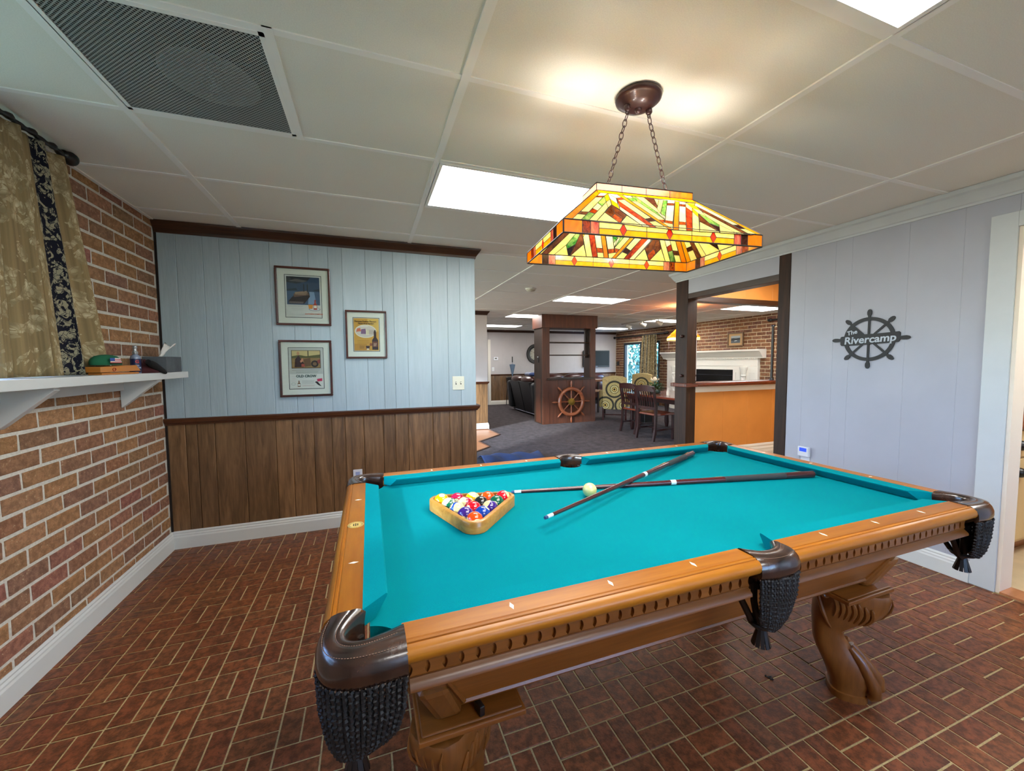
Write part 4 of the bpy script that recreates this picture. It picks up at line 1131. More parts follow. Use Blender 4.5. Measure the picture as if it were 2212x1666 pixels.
def skirt(p0, p1, nrm, segs, caps):
    p0, p1 = Vector(p0), Vector(p1); L = (p1-p0).length; d = (p1-p0)/L
    P = lambda u, v: p0+d*u+Vector((0, 0, ZB+(ZS-ZB)*v))
    def rect(c, u0, u1): pane(c, [P(u0, 0), P(u1, 0), P(u1, 1), P(u0, 1)], nrm)
    a, b, c_ = caps; rect('A', 0, a); rect('S', a, b); rect('P', b, c_); rect('A', L-a, L); rect('K', L-b, L-a); rect('P', L-c_, L-b)
    w_ = (L-2*c_)/segs
    for k in range(segs):
        u0, u1 = c_+k*w_, c_+(k+1)*w_; m = (u0+u1)/2; dw = .0125
        pane('D', [P(m, .02), P(m+dw, .5), P(m, .98), P(m-dw, .5)], nrm)
        pane('C', [P(u0, .5), P(m-dw, .5), P(m, 1), P(u0, 1)], nrm); pane('C', [P(m+dw, .5), P(u1, .5), P(u1, 1), P(m, 1)], nrm)
        pane('Y', [P(u0, 0), P(m, 0), P(m-dw, .5), P(u0, .5)], nrm); pane('Y', [P(m, 0), P(u1, 0), P(u1, .5), P(m+dw, .5)], nrm)
skirt((-HX, -HY, 0), (HX, -HY, 0), (0, -1, 0), 3, (.064, .092, .122)); skirt((HX, HY, 0), (-HX, HY, 0), (0, 1, 0), 3, (.064, .092, .122))
skirt((HX, -HY, 0), (HX, HY, 0), (1, 0, 0), 1, (.060, .090, .118)); skirt((-HX, HY, 0), (-HX, -HY, 0), (-1, 0, 0), 1, (.060, .090, .118))
for k in range(4):
    u0, u1 = -TXh+k*.1, -TXh+(k+1)*.1
    for s in (-1, 1): pane('A', [(u0, s*TYh, ZT), (u1, s*TYh, ZT), (u1, s*TYh, ZTT), (u0, s*TYh, ZTT)], (0, s, 0))
for s in (-1, 1): pane('A', [(s*TXh, -TYh, ZT), (s*TXh, TYh, ZT), (s*TXh, TYh, ZTT), (s*TXh, -TYh, ZTT)], (s, 0, 0))
R4 = lambda hx, hy, z: [(-hx, -hy, z), (hx, -hy, z), (hx, hy, z), (-hx, hy, z)]
for hx, hy, z, r_ in ((HX, HY, ZB, .0028), (HX, HY, ZS, .0026), (TXh, TYh, ZT, .0022), (TXh, TYh, ZTT, .0024)):
    q = R4(hx, hy, z)
    for a, b in zip(q, q[1:]+q[:1]): lead.tube([LM @ Vector(a), LM @ Vector(b)], r_, 6)
for i in range(4):
    lead.tube([LM @ Vector(R4(HX, HY, ZS)[i]), LM @ Vector(R4(TXh, TYh, ZT)[i])], .0026, 6); lead.tube([LM @ Vector(R4(HX, HY, ZS)[i]), LM @ Vector(R4(HX, HY, ZB)[i])], .0028, 6)
shade = lead.build('shade', m_lead, lamp)
for code, g in panes: g.build('glass_pane', SG[code], shade)
# canopy, chains, cross bar, sockets, bulbs
cz = H-.002
G().lathe([(.0, cz), (.082, cz), (.086, cz-.006), (.084, cz-.014), (.076, cz-.020), (.070, cz-.022), (.058, cz-.036), (.034, cz-.045), (.0, cz-.047)], (LC.x, LC.y, 0), seg=40).build('canopy', m_bronze, lamp, smooth=True)
g = G()
for dx in (-.046, .046, 0): g.lathe([(.012, cz-.040), (.013, cz-.052), (.008, cz-.060), (.0, cz-.062)], tuple(LM @ Vector((dx, 0, 0))), seg=14)
for dx in (-.046, .046): g.torus(LM @ Vector((dx, 0, cz-.066)), .007, .0018, (0, 1, 0), 14, 6)
g.build('chain_loop', m_bronze, lamp, smooth=True)
for s in (-1, 1):
    a = LM @ Vector((s*.046, 0, cz-.070)); b = LM @ Vector((s*.130, 0, ZTT+.006)); n = 12; g = G(); d = (b-a).normalized()
    sd_ = d.cross(Vector((0, 1, 0))).normalized(); fw_ = sd_.cross(d)
    for k in range(n):
        c = a.lerp(b, (k+.5)/n); q = sd_ if k % 2 else fw_; path = []
        hl = (b-a).length/n*.62
        for i in range(15):
            t_ = 2*PI*i/14; path.append(c + d*hl*math.cos(t_) + q*.0082*math.sin(t_))
        g.tube(path, .0017, 5, False)
    g.build('chain', m_bronze, lamp, smooth=True)
g = G().box((-.2, -.006, ZTT-.004), (.2, .006, ZTT+.002), LM).box((-.13-.006, -.06, ZTT-.004), (-.13+.006, .06, ZTT), LM).box((.13-.006, -.06, ZTT-.004), (.13+.006, .06, ZTT), LM)
for s in (-1, 1): g.torus(LM @ Vector((s*.130, 0, ZTT+.006)), .006, .0016, (0, 1, 0), 12, 6)
g.build('cross_bar', m_bronze, lamp)
_t = MT('bulb_glow'); _e = _t.n('ShaderNodeEmission'); _e.inputs[0].default_value = (1, .93, .82, 1); _e.inputs[1].default_value = 9; _t.l(_e.outputs[0], _t.out.inputs[0]); m_bulb = _t.m
for dx in (-.14, .14):
    c = LM @ Vector((dx, 0, 0))
    G().lathe([(.019, ZTT-.005), (.019, ZTT-.055), (.016, ZTT-.060)], (c.x, c.y, 0), seg=16).build('socket', m_bronze, lamp, smooth=True)
    G().lathe([(.013, ZTT-.061), (.015, ZTT-.072), (.027, ZTT-.095), (.029, ZTT-.110), (.022, ZTT-.128), (.002, ZTT-.136)], (c.x, c.y, 0), seg=18).build('bulb', m_bulb, lamp, smooth=True)
    for sx in (-1, 1):
        pl = bpy.data.lights.new('bulb_light', 'POINT'); pl.energy = BULB_W; pl.color = (1, .96, .90); pl.shadow_soft_size = .025
        po = bpy.data.objects.new('bulb_light', pl); C.objects.link(po); po.parent = lamp
        po.matrix_parent_inverse = WM['pendant_lamp'].inverted(); po.location = LM @ Vector((dx, sx*.045, ZTT-.10))

# ------------------------------------------------------------------ ship wheel sign on the right wall
sg = thing('ship_wheel_sign', 'black metal ship wheel sign lettered The Rivercamp on the blue wall', 'sign', (XR, 1.822, 1.504))
SM = wallM((XR-.004, 1.822, 1.504), (-1, 0, 0))
m_sign = plain('sign_black', '#1a1a1c', .5); m_cut = plain('sign_cutout', '#b3bcc6', .6)
def sext(poly, z0, z1): return G().prism(poly, lambda x, y: SM @ Vector((x, y, z0)), lambda x, y: SM @ Vector((x, y, z1)))
ring = G(); n = 64; ro, ri = .157, .133
for i in range(n):
    a, b = 2*PI*i/n, 2*PI*(i+1)/n
    ring.add([SM @ Vector(v) for v in [(r*math.cos(t_), r*math.sin(t_), z) for z in (0, .006) for r, t_ in ((ri, a), (ro, a), (ro, b), (ri, b))]], [(0, 1, 2, 3), (7, 6, 5, 4), (1, 5, 6, 2), (0, 3, 7, 4)])
ring.build('rim', m_sign, sg)
for k in range(8):
    a = PI/2+k*PI/4; R = Matrix.Rotation(a, 2); L = .212 if k % 4 in (0,) else (.235 if k % 2 == 0 else .208)
    prof = [(.0, .0065), (.14, .0065), (.155, .0075), (.165, .008), (L-.035, .0135), (L-.018, .014), (L-.006, .010), (L, .004)]
    poly = [(x, y) for x, y in prof]+[(x, -y) for x, y in reversed(prof)]
    pr_ = [tuple(R @ Vector(p)) for p in poly]
    sext(pr_, .0005, .0065).build('spoke', m_sign, sg)
bp_ = [(-.178, -.034), (-.170, -.043), (-.150, -.045), (.150, -.030), (.172, -.028), (.180, -.020), (.182, .036), (.174, .044), (.150, .042), (.03, .036), (-.035, .036), (-.082, .080), (-.105, .108), (-.128, .086), (-.146, .058), (-.152, .028), (-.172, .026), (-.180, .018)]
bn = sext(bp_, .0008, .0072).build('banner', m_sign, sg)
text('Rivercamp', .074, SM @ Matrix.Translation((.003, -.003, .0075)) @ Matrix.Rotation(.045, 4, 'Z'), m_cut, bn, bold=.0016, shear=.12)
text('The', .042, SM @ Matrix.Translation((-.104, .052, .0075)) @ Matrix.Rotation(.22, 4, 'Z'), m_cut, bn, bold=.0010, shear=.12)

# ------------------------------------------------------------------ framed prints
m_frame = wood('frame_mahogany', ['#2c120b', '#40190f', '#552416'], 'X', 2, .3, .4)
m_mat = plain('mat_board', '#d9d6bf', .8)
pc = {}
def flat(col):
    if col not in pc: pc[col] = plain('print_'+col.lstrip('#'), col, .75)
    return pc[col]
class Art:
    """flat print: coloured shapes in millimetres from the lower left of the sheet"""
    def __init__(s, M, w, h): s.M = M @ Matrix.Translation((-w/2, -h/2, 0)); s.w, s.h = w*1000, h*1000; s.g = G(); s.m = []; s.lv = 0
    def poly(s, col, pts):
        mt = flat(col)
        if mt not in s.m: s.m.append(mt)
        s.g.cm = s.m.index(mt); s.lv += 1
        s.g.add([s.M @ Vector((x/1000, y/1000, .0002+s.lv*.00003)) for x, y in pts], [tuple(range(len(pts)))])
    def rect(s, col, x0, y0, x1, y1): s.poly(col, [(x0, y0), (x1, y0), (x1, y1), (x0, y1)])
    def ell(s, col, cx, cy, rx, ry, n=24): s.poly(col, [(cx+rx*math.cos(2*PI*i/n), cy+ry*math.sin(2*PI*i/n)) for i in range(n)])
    def bottle(s, col, cx, y, w_, h_, lab):
        s.poly(col, [(cx-w_/2, y), (cx+w_/2, y), (cx+w_/2, y+h_*.52), (cx+w_*.2, y+h_*.68), (cx+w_*.2, y+h_), (cx-w_*.2, y+h_), (cx-w_*.2, y+h_*.68), (cx-w_/2, y+h_*.52)]); s.rect(lab, cx-w_*.4, y+h_*.16, cx+w_*.4, y+h_*.44)
    def lines(s, col, x0, x1, y, n, dy, t_=1.2):
        for k in range(n): s.rect(col, x0, y-k*dy, x1-(6 if k == n-1 else (k*7 % 5)), y-k*dy+t_)
    def done(s, parent):
        me_o = s.g.build('print', s.m, parent)
        return me_o
def framed(cx, cz, w_, h_, fw, ml_, mb, label):
    t = thing('framed_print', label, 'picture', (cx, YB, cz), group='framed prints on the picture wall')
    M = wallM((cx, YB-.001, cz), (0, -1, 0)); g = G()
    for a, b, c, d in ((-w_/2, w_/2, h_/2-fw, h_/2), (-w_/2, w_/2, -h_/2, -h_/2+fw), (-w_/2, -w_/2+fw, -h_/2+fw, h_/2-fw), (w_/2-fw, w_/2, -h_/2+fw, h_/2-fw)): g.box((a, c, 0), (b, d, .022), M)
    g.build('frame', m_frame, t, bevel=.004)
    G().box((-w_/2+fw, -h_/2+fw, .001), (w_/2-fw, h_/2-fw, .006), M).build('mat', m_mat, t)
    pw, ph = w_-2*ml_, h_-2*mb
    G().box((-pw/2-.004, -ph/2-.004, .0062), (pw/2+.004, ph/2+.004, .0066), M).build('mat_bevel', flat('#23231f'), t)
    sh = G().box((-pw/2, -ph/2, .0066), (pw/2, ph/2, .0070), M).build('sheet', flat('#c9c6b4'), t)
    G().box((-w_/2+fw, -h_/2+fw, .012), (w_/2-fw, h_/2-fw, .0125), M).build('glazing', m_glass, t)
    return t, sh, Art(M @ Matrix.Translation((0, 0, .0070)), pw, ph), M
# steamboat at dusk
t, sh, A, M = framed(-.466, 1.884, .388, .452, .016, .068, .064, 'framed steamboat print with a bottle and tray, topmost of three')
W_, H_ = A.w, A.h
A.rect('#3d5468', 10, H_*.30, W_-10, H_-10); A.rect('#2a3d50', 10, H_*.62, W_-10, H_-10); A.poly('#1c1a1a', [(10, H_-10), (W_*.72, H_-10), (W_*.60, H_*.86), (W_*.3, H_*.80), (10, H_*.83)])
A.poly('#5e564c', [(W_*.1, H_*.86), (W_*.5, H_*.84), (W_*.62, H_*.88), (W_*.3, H_*.92)]); A.poly('#16222b', [(10, H_*.66), (W_*.3, H_*.70), (W_*.34, H_*.645), (10, H_*.62)]); A.poly('#16222b', [(W_-10, H_*.70), (W_*.8, H_*.67), (W_*.78, H_*.645), (W_-10, H_*.63)])
A.poly('#7b93a6', [(W_*.66, H_*.62), (W_*.8, H_*.62), (W_*.86, H_*.32), (W_*.62, H_*.32)])
A.poly('#2a1d18', [(W_*.20, H_*.50), (W_*.66, H_*.62), (W_*.68, H_*.50), (W_*.52, H_*.33), (W_*.10, H_*.32), (W_*.08, H_*.38)]); A.poly('#6b4c36', [(W_*.22, H_*.56), (W_*.62, H_*.60), (W_*.66, H_*.54), (W_*.24, H_*.48)])
A.poly('#8f7255', [(W_*.26, H_*.60), (W_*.60, H_*.64), (W_*.62, H_*.60), (W_*.26, H_*.56)]); A.lines('#c8a878', W_*.27, W_*.6, H_*.575, 2, 9, 2.2)
A.rect('#0f0d0d', W_*.50, H_*.62, W_*.53, H_*.80); A.rect('#0f0d0d', W_*.60, H_*.62, W_*.63, H_*.80); A.lines('#a9a294', W_*.10, W_*.50, H_*.36, 2, 7, 2)
A.poly('#c9c6b4', [(10, H_*.30), (W_-10, H_*.30), (W_-10, 10), (10, 10)]); A.ell('#9a9c98', W_*.80, H_*.20, W_*.17, H_*.045); A.ell('#c9cac2', W_*.80, H_*.205, W_*.14, H_*.033); A.bottle('#a8371c', W_*.82, H_*.19, W_*.10, H_*.24, '#e8dcc0'); A.poly('#d88a2c', [(W_*.64, H_*.21), (W_*.74, H_*.21), (W_*.76, H_*.31), (W_*.62, H_*.31)])
A.lines('#8f8d80', W_*.06, W_*.5, H_*.26, 1, 5, 2); A.lines('#a8a698', W_*.16, W_*.5, H_*.22, 4, 6, 1); A.lines('#a8a698', W_*.10, W_*.55, H_*.07, 2, 5, 1); pr_ = A.done(sh)
text('SOUTHERN COMFORT', .0125, M @ Matrix.Translation((.071, -.136, .0092)), flat('#cf5a1c'), sh, bold=.0003)
# praline liqueur
t, sh, A, M = framed(-.009, 1.594, .320, .394, .015, .060, .061, 'framed golden liqueur advertisement with dark bottle, right of the other two')
W_, H_ = A.w, A.h
A.rect('#c4902f', 3, 3, W_-3, H_-3); A.rect('#d3a748', W_*.55, H_*.6, W_-3, H_-3); A.rect('#b57f24', 3, 3, W_*.5, H_*.22)
A.ell('#d9cfae', W_*.47, H_*.60, W_*.42, H_*.20, 36); A.ell('#c7b9a4', W_*.47, H_*.60, W_*.39, H_*.175, 36); A.poly('#c8643c', [(W_*.10, H_*.58), (W_*.30, H_*.60), (W_*.26, H_*.70), (W_*.14, H_*.68)]); A.poly('#7e5a72', [(W_*.28, H_*.52), (W_*.5, H_*.52), (W_*.46, H_*.68), (W_*.30, H_*.66)])
A.rect('#e5dba8', W_*.48, H_*.50, W_*.60, H_*.64); A.lines('#8a6d5a', W_*.5, W_*.8, H_*.63, 6, 6, 2); A.lines('#e9e2cc', W_*.3, W_*.6, H_*.74, 1, 5, 3)
A.bottle('#2a130c', W_*.83, H_*.04, W_*.24, H_*.56, '#6b3a24'); A.rect('#2a130c', W_*.80, H_*.58, W_*.86, H_*.64); A.lines('#cbb68c', W_*.77, W_*.89, H_*.22, 3, 9, 3)
A.poly('#32150d', [(W_*.46, H_*.16), (W_*.62, H_*.16), (W_*.59, H_*.04), (W_*.49, H_*.04)]); A.poly('#e6d8b0', [(W_*.49, H_*.04), (W_*.59, H_*.04), (W_*.58, H_*.08), (W_*.50, H_*.08)]); A.ell('#8a4a1c', W_*.66, H_*.20, W_*.05, H_*.05)
A.lines('#8f661c', W_*.14, W_*.60, H_*.32, 5, 7, 1.3); A.lines('#5a3a10', W_*.22, W_*.42, H_*.15, 4, 6, 2); A.done(sh)
text('Famous Praline Flavour.', .0178, M @ Matrix.Translation((-.004, .108, .0092)), flat('#2c1a0c'), sh, bold=.0004)
text('Now in a liqueur.', .0178, M @ Matrix.Translation((0, .091, .0092)), flat('#2c1a0c'), sh, bold=.0004)
# old crow
t, sh, A, M = framed(-.465, 1.320, .376, .446, .016, .066, .062, 'framed whiskey print with a rural scene and a black crow, below the steamboat')
W_, H_ = A.w, A.h
A.rect('#b9b6a4', 4, H_*.36, W_-4, H_-4); A.rect('#26211b', W_*.075, H_*.50, W_*.925, H_*.945); A.rect('#c9b070', W_*.09, H_*.78, W_*.91, H_*.935); A.rect('#8f6f3c', W_*.09, H_*.515, W_*.91, H_*.78); A.poly('#5a5a2c', [(W_*.09, H_*.80), (W_*.3, H_*.83), (W_*.5, H_*.80), (W_*.91, H_*.84), (W_*.91, H_*.76), (W_*.09, H_*.75)])
A.rect('#3a3228', W_*.55, H_*.80, W_*.575, H_*.93); A.poly('#3a1f18', [(W_*.16, H_*.53), (W_*.18, H_*.72), (W_*.28, H_*.82), (W_*.36, H_*.72), (W_*.44, H_*.62), (W_*.42, H_*.53)]); A.ell('#c08a5c', W_*.27, H_*.865, W_*.04, H_*.045); A.poly('#c4825a', [(W_*.32, H_*.68), (W_*.40, H_*.76), (W_*.42, H_*.68), (W_*.34, H_*.64)]); A.rect('#a3442c', W_*.36, H_*.54, W_*.46, H_*.61)
A.ell('#2a1c14', W_*.75, H_*.61, W_*.11, H_*.085); A.ell('#7a5a34', W_*.75, H_*.61, W_*.06, H_*.045); A.poly('#8c3a30', [(W_*.82, H_*.70), (W_*.91, H_*.72), (W_*.91, H_*.62), (W_*.84, H_*.62)]); A.poly('#6a4a28', [(W_*.42, H_*.72), (W_*.62, H_*.76), (W_*.64, H_*.56), (W_*.46, H_*.54)])
A.lines('#6f6d62', W_*.08, W_*.92, H_*.455, 1, 5, 2); A.lines('#7d7b70', W_*.2, W_*.85, H_*.42, 3, 5, 1.2); A.rect('#d6d2be', 4, 4, W_-4, H_*.36)
A.bottle('#7a5426', W_*.27, H_*.05, W_*.085, H_*.15, '#e8e2cc'); A.lines('#8f8d82', W_*.36, W_*.72, H_*.20, 6, 5, 1.1); A.lines('#b06a58', W_*.36, W_*.74, H_*.08, 2, 6, 1.2); A.poly('#c22a4a', [(W_*.80, H_*.235), (W_*.955, H_*.25), (W_*.955, H_*.18), (W_*.81, H_*.17)]); A.poly('#141a18', [(W_*.76, H_*.17), (W_*.82, H_*.165), (W_*.89, H_*.09), (W_*.93, H_*.05), (W_*.86, H_*.07), (W_*.79, H_*.11)]); A.ell('#141a18', W_*.775, H_*.155, W_*.03, H_*.02)
A.lines('#c99a8c', W_*.06, W_*.2, H_*.30, 5, 13, 1); A.ell('#9aa596', W_*.11, H_*.12, W_*.06, H_*.035); A.ell('#d6d2be', W_*.11, H_*.12, W_*.05, H_*.028); A.done(sh)
text('OLD CROW', .026, M @ Matrix.Translation((-.003, -.062, .0092)), flat('#2c4a3c'), sh, bold=.0011)

# ------------------------------------------------------------------ switches and outlets
m_ivory_p = plain('ivory_plastic', '#d6d6c2', .4); m_wp = plain('white_plastic', '#d5d8de', .4); m_slot = plain('slot_dark', '#2a2926', .6)
t = thing('light_switch', 'ivory double toggle light switch on the blue boards', 'light switch', (.758, YB, 1.172)); M = wallM((.758, YB-.0005, 1.172), (0, -1, 0))
G().box((-.054, -.061, 0), (.054, .061, .006), M).build('plate', m_ivory_p, t, bevel=.003)
for s in (-1, 1):
    G().box((s*.022-.0055, -.013, .006), (s*.022+.0055, .013, .0064), M).build('slot', m_slot, t)
    G().box((s*.022-.004, -.002, .006), (s*.022+.004, .010, .016), M).build('toggle', m_ivory_p, t, bevel=.001)
t = thing('wall_outlet', 'pale outlet plate on the wood panelling behind the far table corner', 'outlet', (-.11, YB, .41)); M = wallM((-.11, YB-.0005, .41), (0, -1, 0))
G().box((-.036, -.058, 0), (.036, .058, .006), M).build('plate', m_wp, t, bevel=.003)
for s in (-1, 1): G().box((-.017, s*.024-.015, .006), (.017, s*.024+.015, .009), M).build('socket', plain('socket_blue', '#93a3cf', .4), t, bevel=.002)
t = thing('wall_outlet', 'white outlet below the plug-in on the right wall', 'outlet', (XR, 2.231, .50)); M = wallM((XR-.0005, 2.231, .50), (-1, 0, 0))
G().box((-.036, -.058, 0), (.036, .058, .005), M).build('plate', m_wp, t, bevel=.002)
g = G()
for s in (-1, 1): g.box((s*.009-.0022, -.006, .005), (s*.009+.0022, .010, .0056), M)
g.box((-.003, -.024, .005), (.003, -.016, .0056), M); g.build('slots', m_slot, t)
t = thing('plug_in_monitor', 'white plug-in gadget with a blue lit screen on the outlet', 'plug-in', (XR, 2.231, .60)); M = wallM((XR-.006, 2.231, .600), (-1, 0, 0))
G().box((-.044, -.042, 0), (.044, .040, .030), M).build('body', m_wp, t, bevel=.006)
_t = MT('blue_screen'); _e = _t.n('ShaderNodeEmission'); _e.inputs[0].default_value = lin('#3d5cff'); _e.inputs[1].default_value = .55; _t.l(_e.outputs[0], _t.out.inputs[0])
G().box((-.028, .000, .0300), (.028, .030, .0308), M).build('screen', _t.m, t)

# ------------------------------------------------------------------ shelf, brackets and what stands on it
SX, SZ1, SZ0 = -1.190, 1.310, 1.268
sf = thing('wall_shelf', 'white shelf with triangular brackets under the curtained window', 'shelf', (XL, 2.2, SZ0))
G().box((XL+.003, .8, SZ0), (SX, 3.385, SZ1)).build('shelf_board', m_white, sf, bevel=.003)
G().box((XL+.003, .8, SZ0-.06), (XL+.022, 3.30, SZ0-.0005)).build('cleat', m_white, sf)
for y in (1.30, 2.17, 3.01):
    G().prism([(XL+.004, SZ0-.0005), (SX-.02, SZ0-.0005), (SX-.02, SZ0-.012), (XL+.03, SZ0-.145), (XL+.004, SZ0-.165)], lambda x, z: (x, y-.018, z), lambda x, z: (x, y+.018, z)).build('bracket', m_white, sf, bevel=.002)
ex = SX-.045
# wooden box
t = thing('wooden_box', 'small orange wooden box with red lettering beside the curtain', 'box', (ex, 2.63, SZ1)); mw = plain('orange_wood', '#b8742c', .4, coat=.3)
R = Matrix.Translation((ex, 2.64, SZ1)) @ Matrix.Rotation(-.18, 4, 'Z')
G().box((-.03, -.13, .0005), (.03, .11, .010), R).build('base', mw, t, bevel=.002); lid = G().hexa([R @ Vector(v) for v in ((-.033, -.14, .012), (.033, -.14, .012), (.033, .12, .016), (-.033, .12, .016))], [R @ Vector(v) for v in ((-.033, -.14, .040), (.033, -.14, .040), (.033, .09, .048), (-.033, .09, .048))]).build('lid', mw, t, bevel=.003)
G().tube([R @ Vector((.0335+.0005, -.06+.012*math.cos(a*.9)*(1-a*.05), .026+.009*math.sin(a*.9))) for a in range(9)], .0014, 5).build('lettering', plain('red_ink', '#8f1d12', .6), lid)
# green cap with a flag patch
t = thing('baseball_cap', 'green cap with a flag patch on the wooden box', 'cap', (ex-.03, 2.60, SZ1+.05)); R = Matrix.Translation((ex-.02, 2.60, SZ1+.049)) @ Matrix.Rotation(-.1, 4, 'Z')
cap_p = [(-.05, .0), (.055, .0), (.052, .03), (.03, .052), (-.02, .056), (-.05, .04)]
crown = G().loft([[R @ Vector((x*.9, y*1.25, z)) for x, y, z in [(.045*math.cos(a)*k, .075*math.sin(a)*k, h) for a in [2*PI*i/18 for i in range(18)]]] for k, h in ((1, .0), (1.02, .015), (.93, .032), (.7, .045), (.3, .052), (.02, .053))]).build('crown', plain('green_cloth', '#0c5a3c', .9), t, smooth=True)
G().box((.040, -.035, .004), (.0425, .035, .006), R).build('brim_edge', m_black, crown)
g = G(); fm = [flat('#b02a30'), flat('#e3e0dc'), flat('#33549a')]
for k in range(6):
    g.cm = k % 2; g.box((.0435, -.045+.004*k*.5, .010+.0042*k), (.0450, .038-.002*k, .0142+.0042*k), R)
g.cm = 2; g.box((.0452, -.047, .020), (.0460, -.014, .0355), R); g.build('flag_patch', fm, crown)
# spray bottle
t = thing('spray_bottle', 'navy labelled spray bottle with a silver cap on the shelf', 'bottle', (ex+.005, 2.815, SZ1)); c = (ex+.005, 2.815, SZ1)
G().lathe([(.0, .0005), (.021, .0005), (.023, .004), (.023, .088), (.020, .098), (.011, .106), (.010, .110), (0, .110)], c, seg=24).build('body', plain('bottle_clear', '#7d8aa0', .15, coat=.4), t, smooth=True)
lb = G().lathe([(.0233, .006), (.0235, .007), (.0235, .082), (.0233, .083)], c, seg=24, cap=False).build('label', plain('navy_label', '#141c45', .4), t, smooth=True)
G().lathe([(.012, .108), (.013, .111), (.013, .122), (.009, .124), (.008, .140), (.010, .142), (.010, .152), (.007, .156), (0, .156)], c, seg=20).build('sprayer', plain('silver_cap', '#a9aeb0', .3, metal=.6), t, smooth=True)
MB = Matrix.Translation(c) @ Matrix.Rotation(-.9, 4, 'Z') @ Matrix(((0, 0, 1, .0238), (1, 0, 0, 0), (0, 1, 0, 0), (0, 0, 0, 1)))
text('G', .022, MB @ Matrix.Translation((0, .066, 0)), flat('#c23a3a'), lb, bold=.0006); text('TO\nGLASS', .011, MB @ Matrix.Translation((0, .038, 0)), flat('#c7cfe4'), lb, bold=.0002)
# dark red cloth cap
t = thing('dark_cap', 'slumped black and dark red cap between the bottle and tissue box', 'cap', (ex, 2.95, SZ1)); g = G(); R = Matrix.Translation((ex-.005, 2.94, SZ1+.0005)) @ Matrix.Diagonal((1, .84, 1, 1))
rg = []
for k, h in ((1.0, 0), (1.04, .012), (.95, .03), (.72, .05), (.40, .064), (.05, .07)):
    rg.append([R @ Vector((.055*k*math.cos(2*PI*i/20), .125*k*math.sin(2*PI*i/20)-.030*h/.07*(1 if k < .8 else .3), h*(1+.18*math.sin(3*2*PI*i/20)))) for i in range(20)])
g.loft(rg); g.build('crown', plain('dark_red_cloth', '#3a0f14', .95), t, smooth=True)
g = G(); g.tube([R @ Vector((.055, -.12+.03*i, .066-.0085*i)) for i in range(9)], [.014, .018, .02, .02, .019, .017, .015, .013, .009], 8); g.build('rolled_edge', plain('black_cloth', '#0c0b0d', .95), t, smooth=True)
# tissue box
t = thing('tissue_box', 'grey marbled tissue box with a white tissue pulled out', 'tissue box', (ex, 3.17, SZ1)); R = Matrix.Translation((ex-.01, 3.165, SZ1+.0005)) @ Matrix.Rotation(.03, 4, 'Z')
G().box((-.06, -.115, 0), (.06, .115, .098), R).build('carton', plain('grey_marble', '#4d5256', .6, nscale=14, var=.3), t, bevel=.002)
g = G(); rg = []
for i in range(9):
    u = i/8; w_ = .018+.05*u; rg.append([R @ Vector(((-1+2*j/8)*w_*.5+.012*u*math.sin(j*1.3), -.03+.15*u+.02*math.sin(j*.9+u*2), .098+.085*math.sin(u*1.35)+.014*math.sin(j*1.7+u*3)*u)) for j in range(9)])
g.loft(rg, False, False); o = g.build('tissue', plain('tissue_white', '#d9d8d2', .9), t, smooth=True); sm = o.modifiers.new('thick', 'SOLIDIFY'); sm.thickness = .0008

# ------------------------------------------------------------------ window curtain
_t = MT('floral_curtain'); _b = _t.pbsdf(.85, spec=.2); _v = _t.coord('UV'); _sp = _t.n('ShaderNodeSeparateXYZ'); _t.l(_v, _sp.inputs[0])
_u = _sp.outputs[0]
_w = _t.n('ShaderNodeTexNoise'); _w.inputs['Scale'].default_value = 9; _w.inputs['Detail'].default_value = 3; _t.l(_v, _w.inputs['Vector'])
_ad = _t.n('ShaderNodeVectorMath', operation='MULTIPLY_ADD'); _t.l(_w.outputs[1], _ad.inputs[0]); _ad.inputs[1].default_value = (.09, .09, 0); _t.l(_v, _ad.inputs[2])
_vo = _t.n('ShaderNodeTexVoronoi'); _vo.inputs['Scale'].default_value = 34; _t.l(_ad.outputs[0], _vo.inputs['Vector'])
_vo2 = _t.n('ShaderNodeTexVoronoi', feature='DISTANCE_TO_EDGE'); _vo2.inputs['Scale'].default_value = 46; _t.l(_ad.outputs[0], _vo2.inputs['Vector'])
_big = _t.noise(_v, 7.5, 3, .55, 1.6); _fine = _t.noise(_v, 26, 3, .6, 1.2); _leaf = _t.math('GREATER_THAN', _big, .49)
_vein = _t.math('GREATER_THAN', _vo2.outputs['Distance'], .05)
_gold = _t.ramp(_t.noise(_t.coord('UV', (60, 1, 1)), 1.0, 3), [(.3, '#76664a'), (.7, '#93805a')])
_lc = _t.ramp(_vo.outputs['Distance'], [(.0, '#c6bc9c'), (.40, '#ab9d7c'), (.75, '#887a5a')])
_c1 = _t.mix(_t.math('MULTIPLY', _leaf, _t.math('MULTIPLY_ADD', _vein, .75, .25)), _gold, _lc)
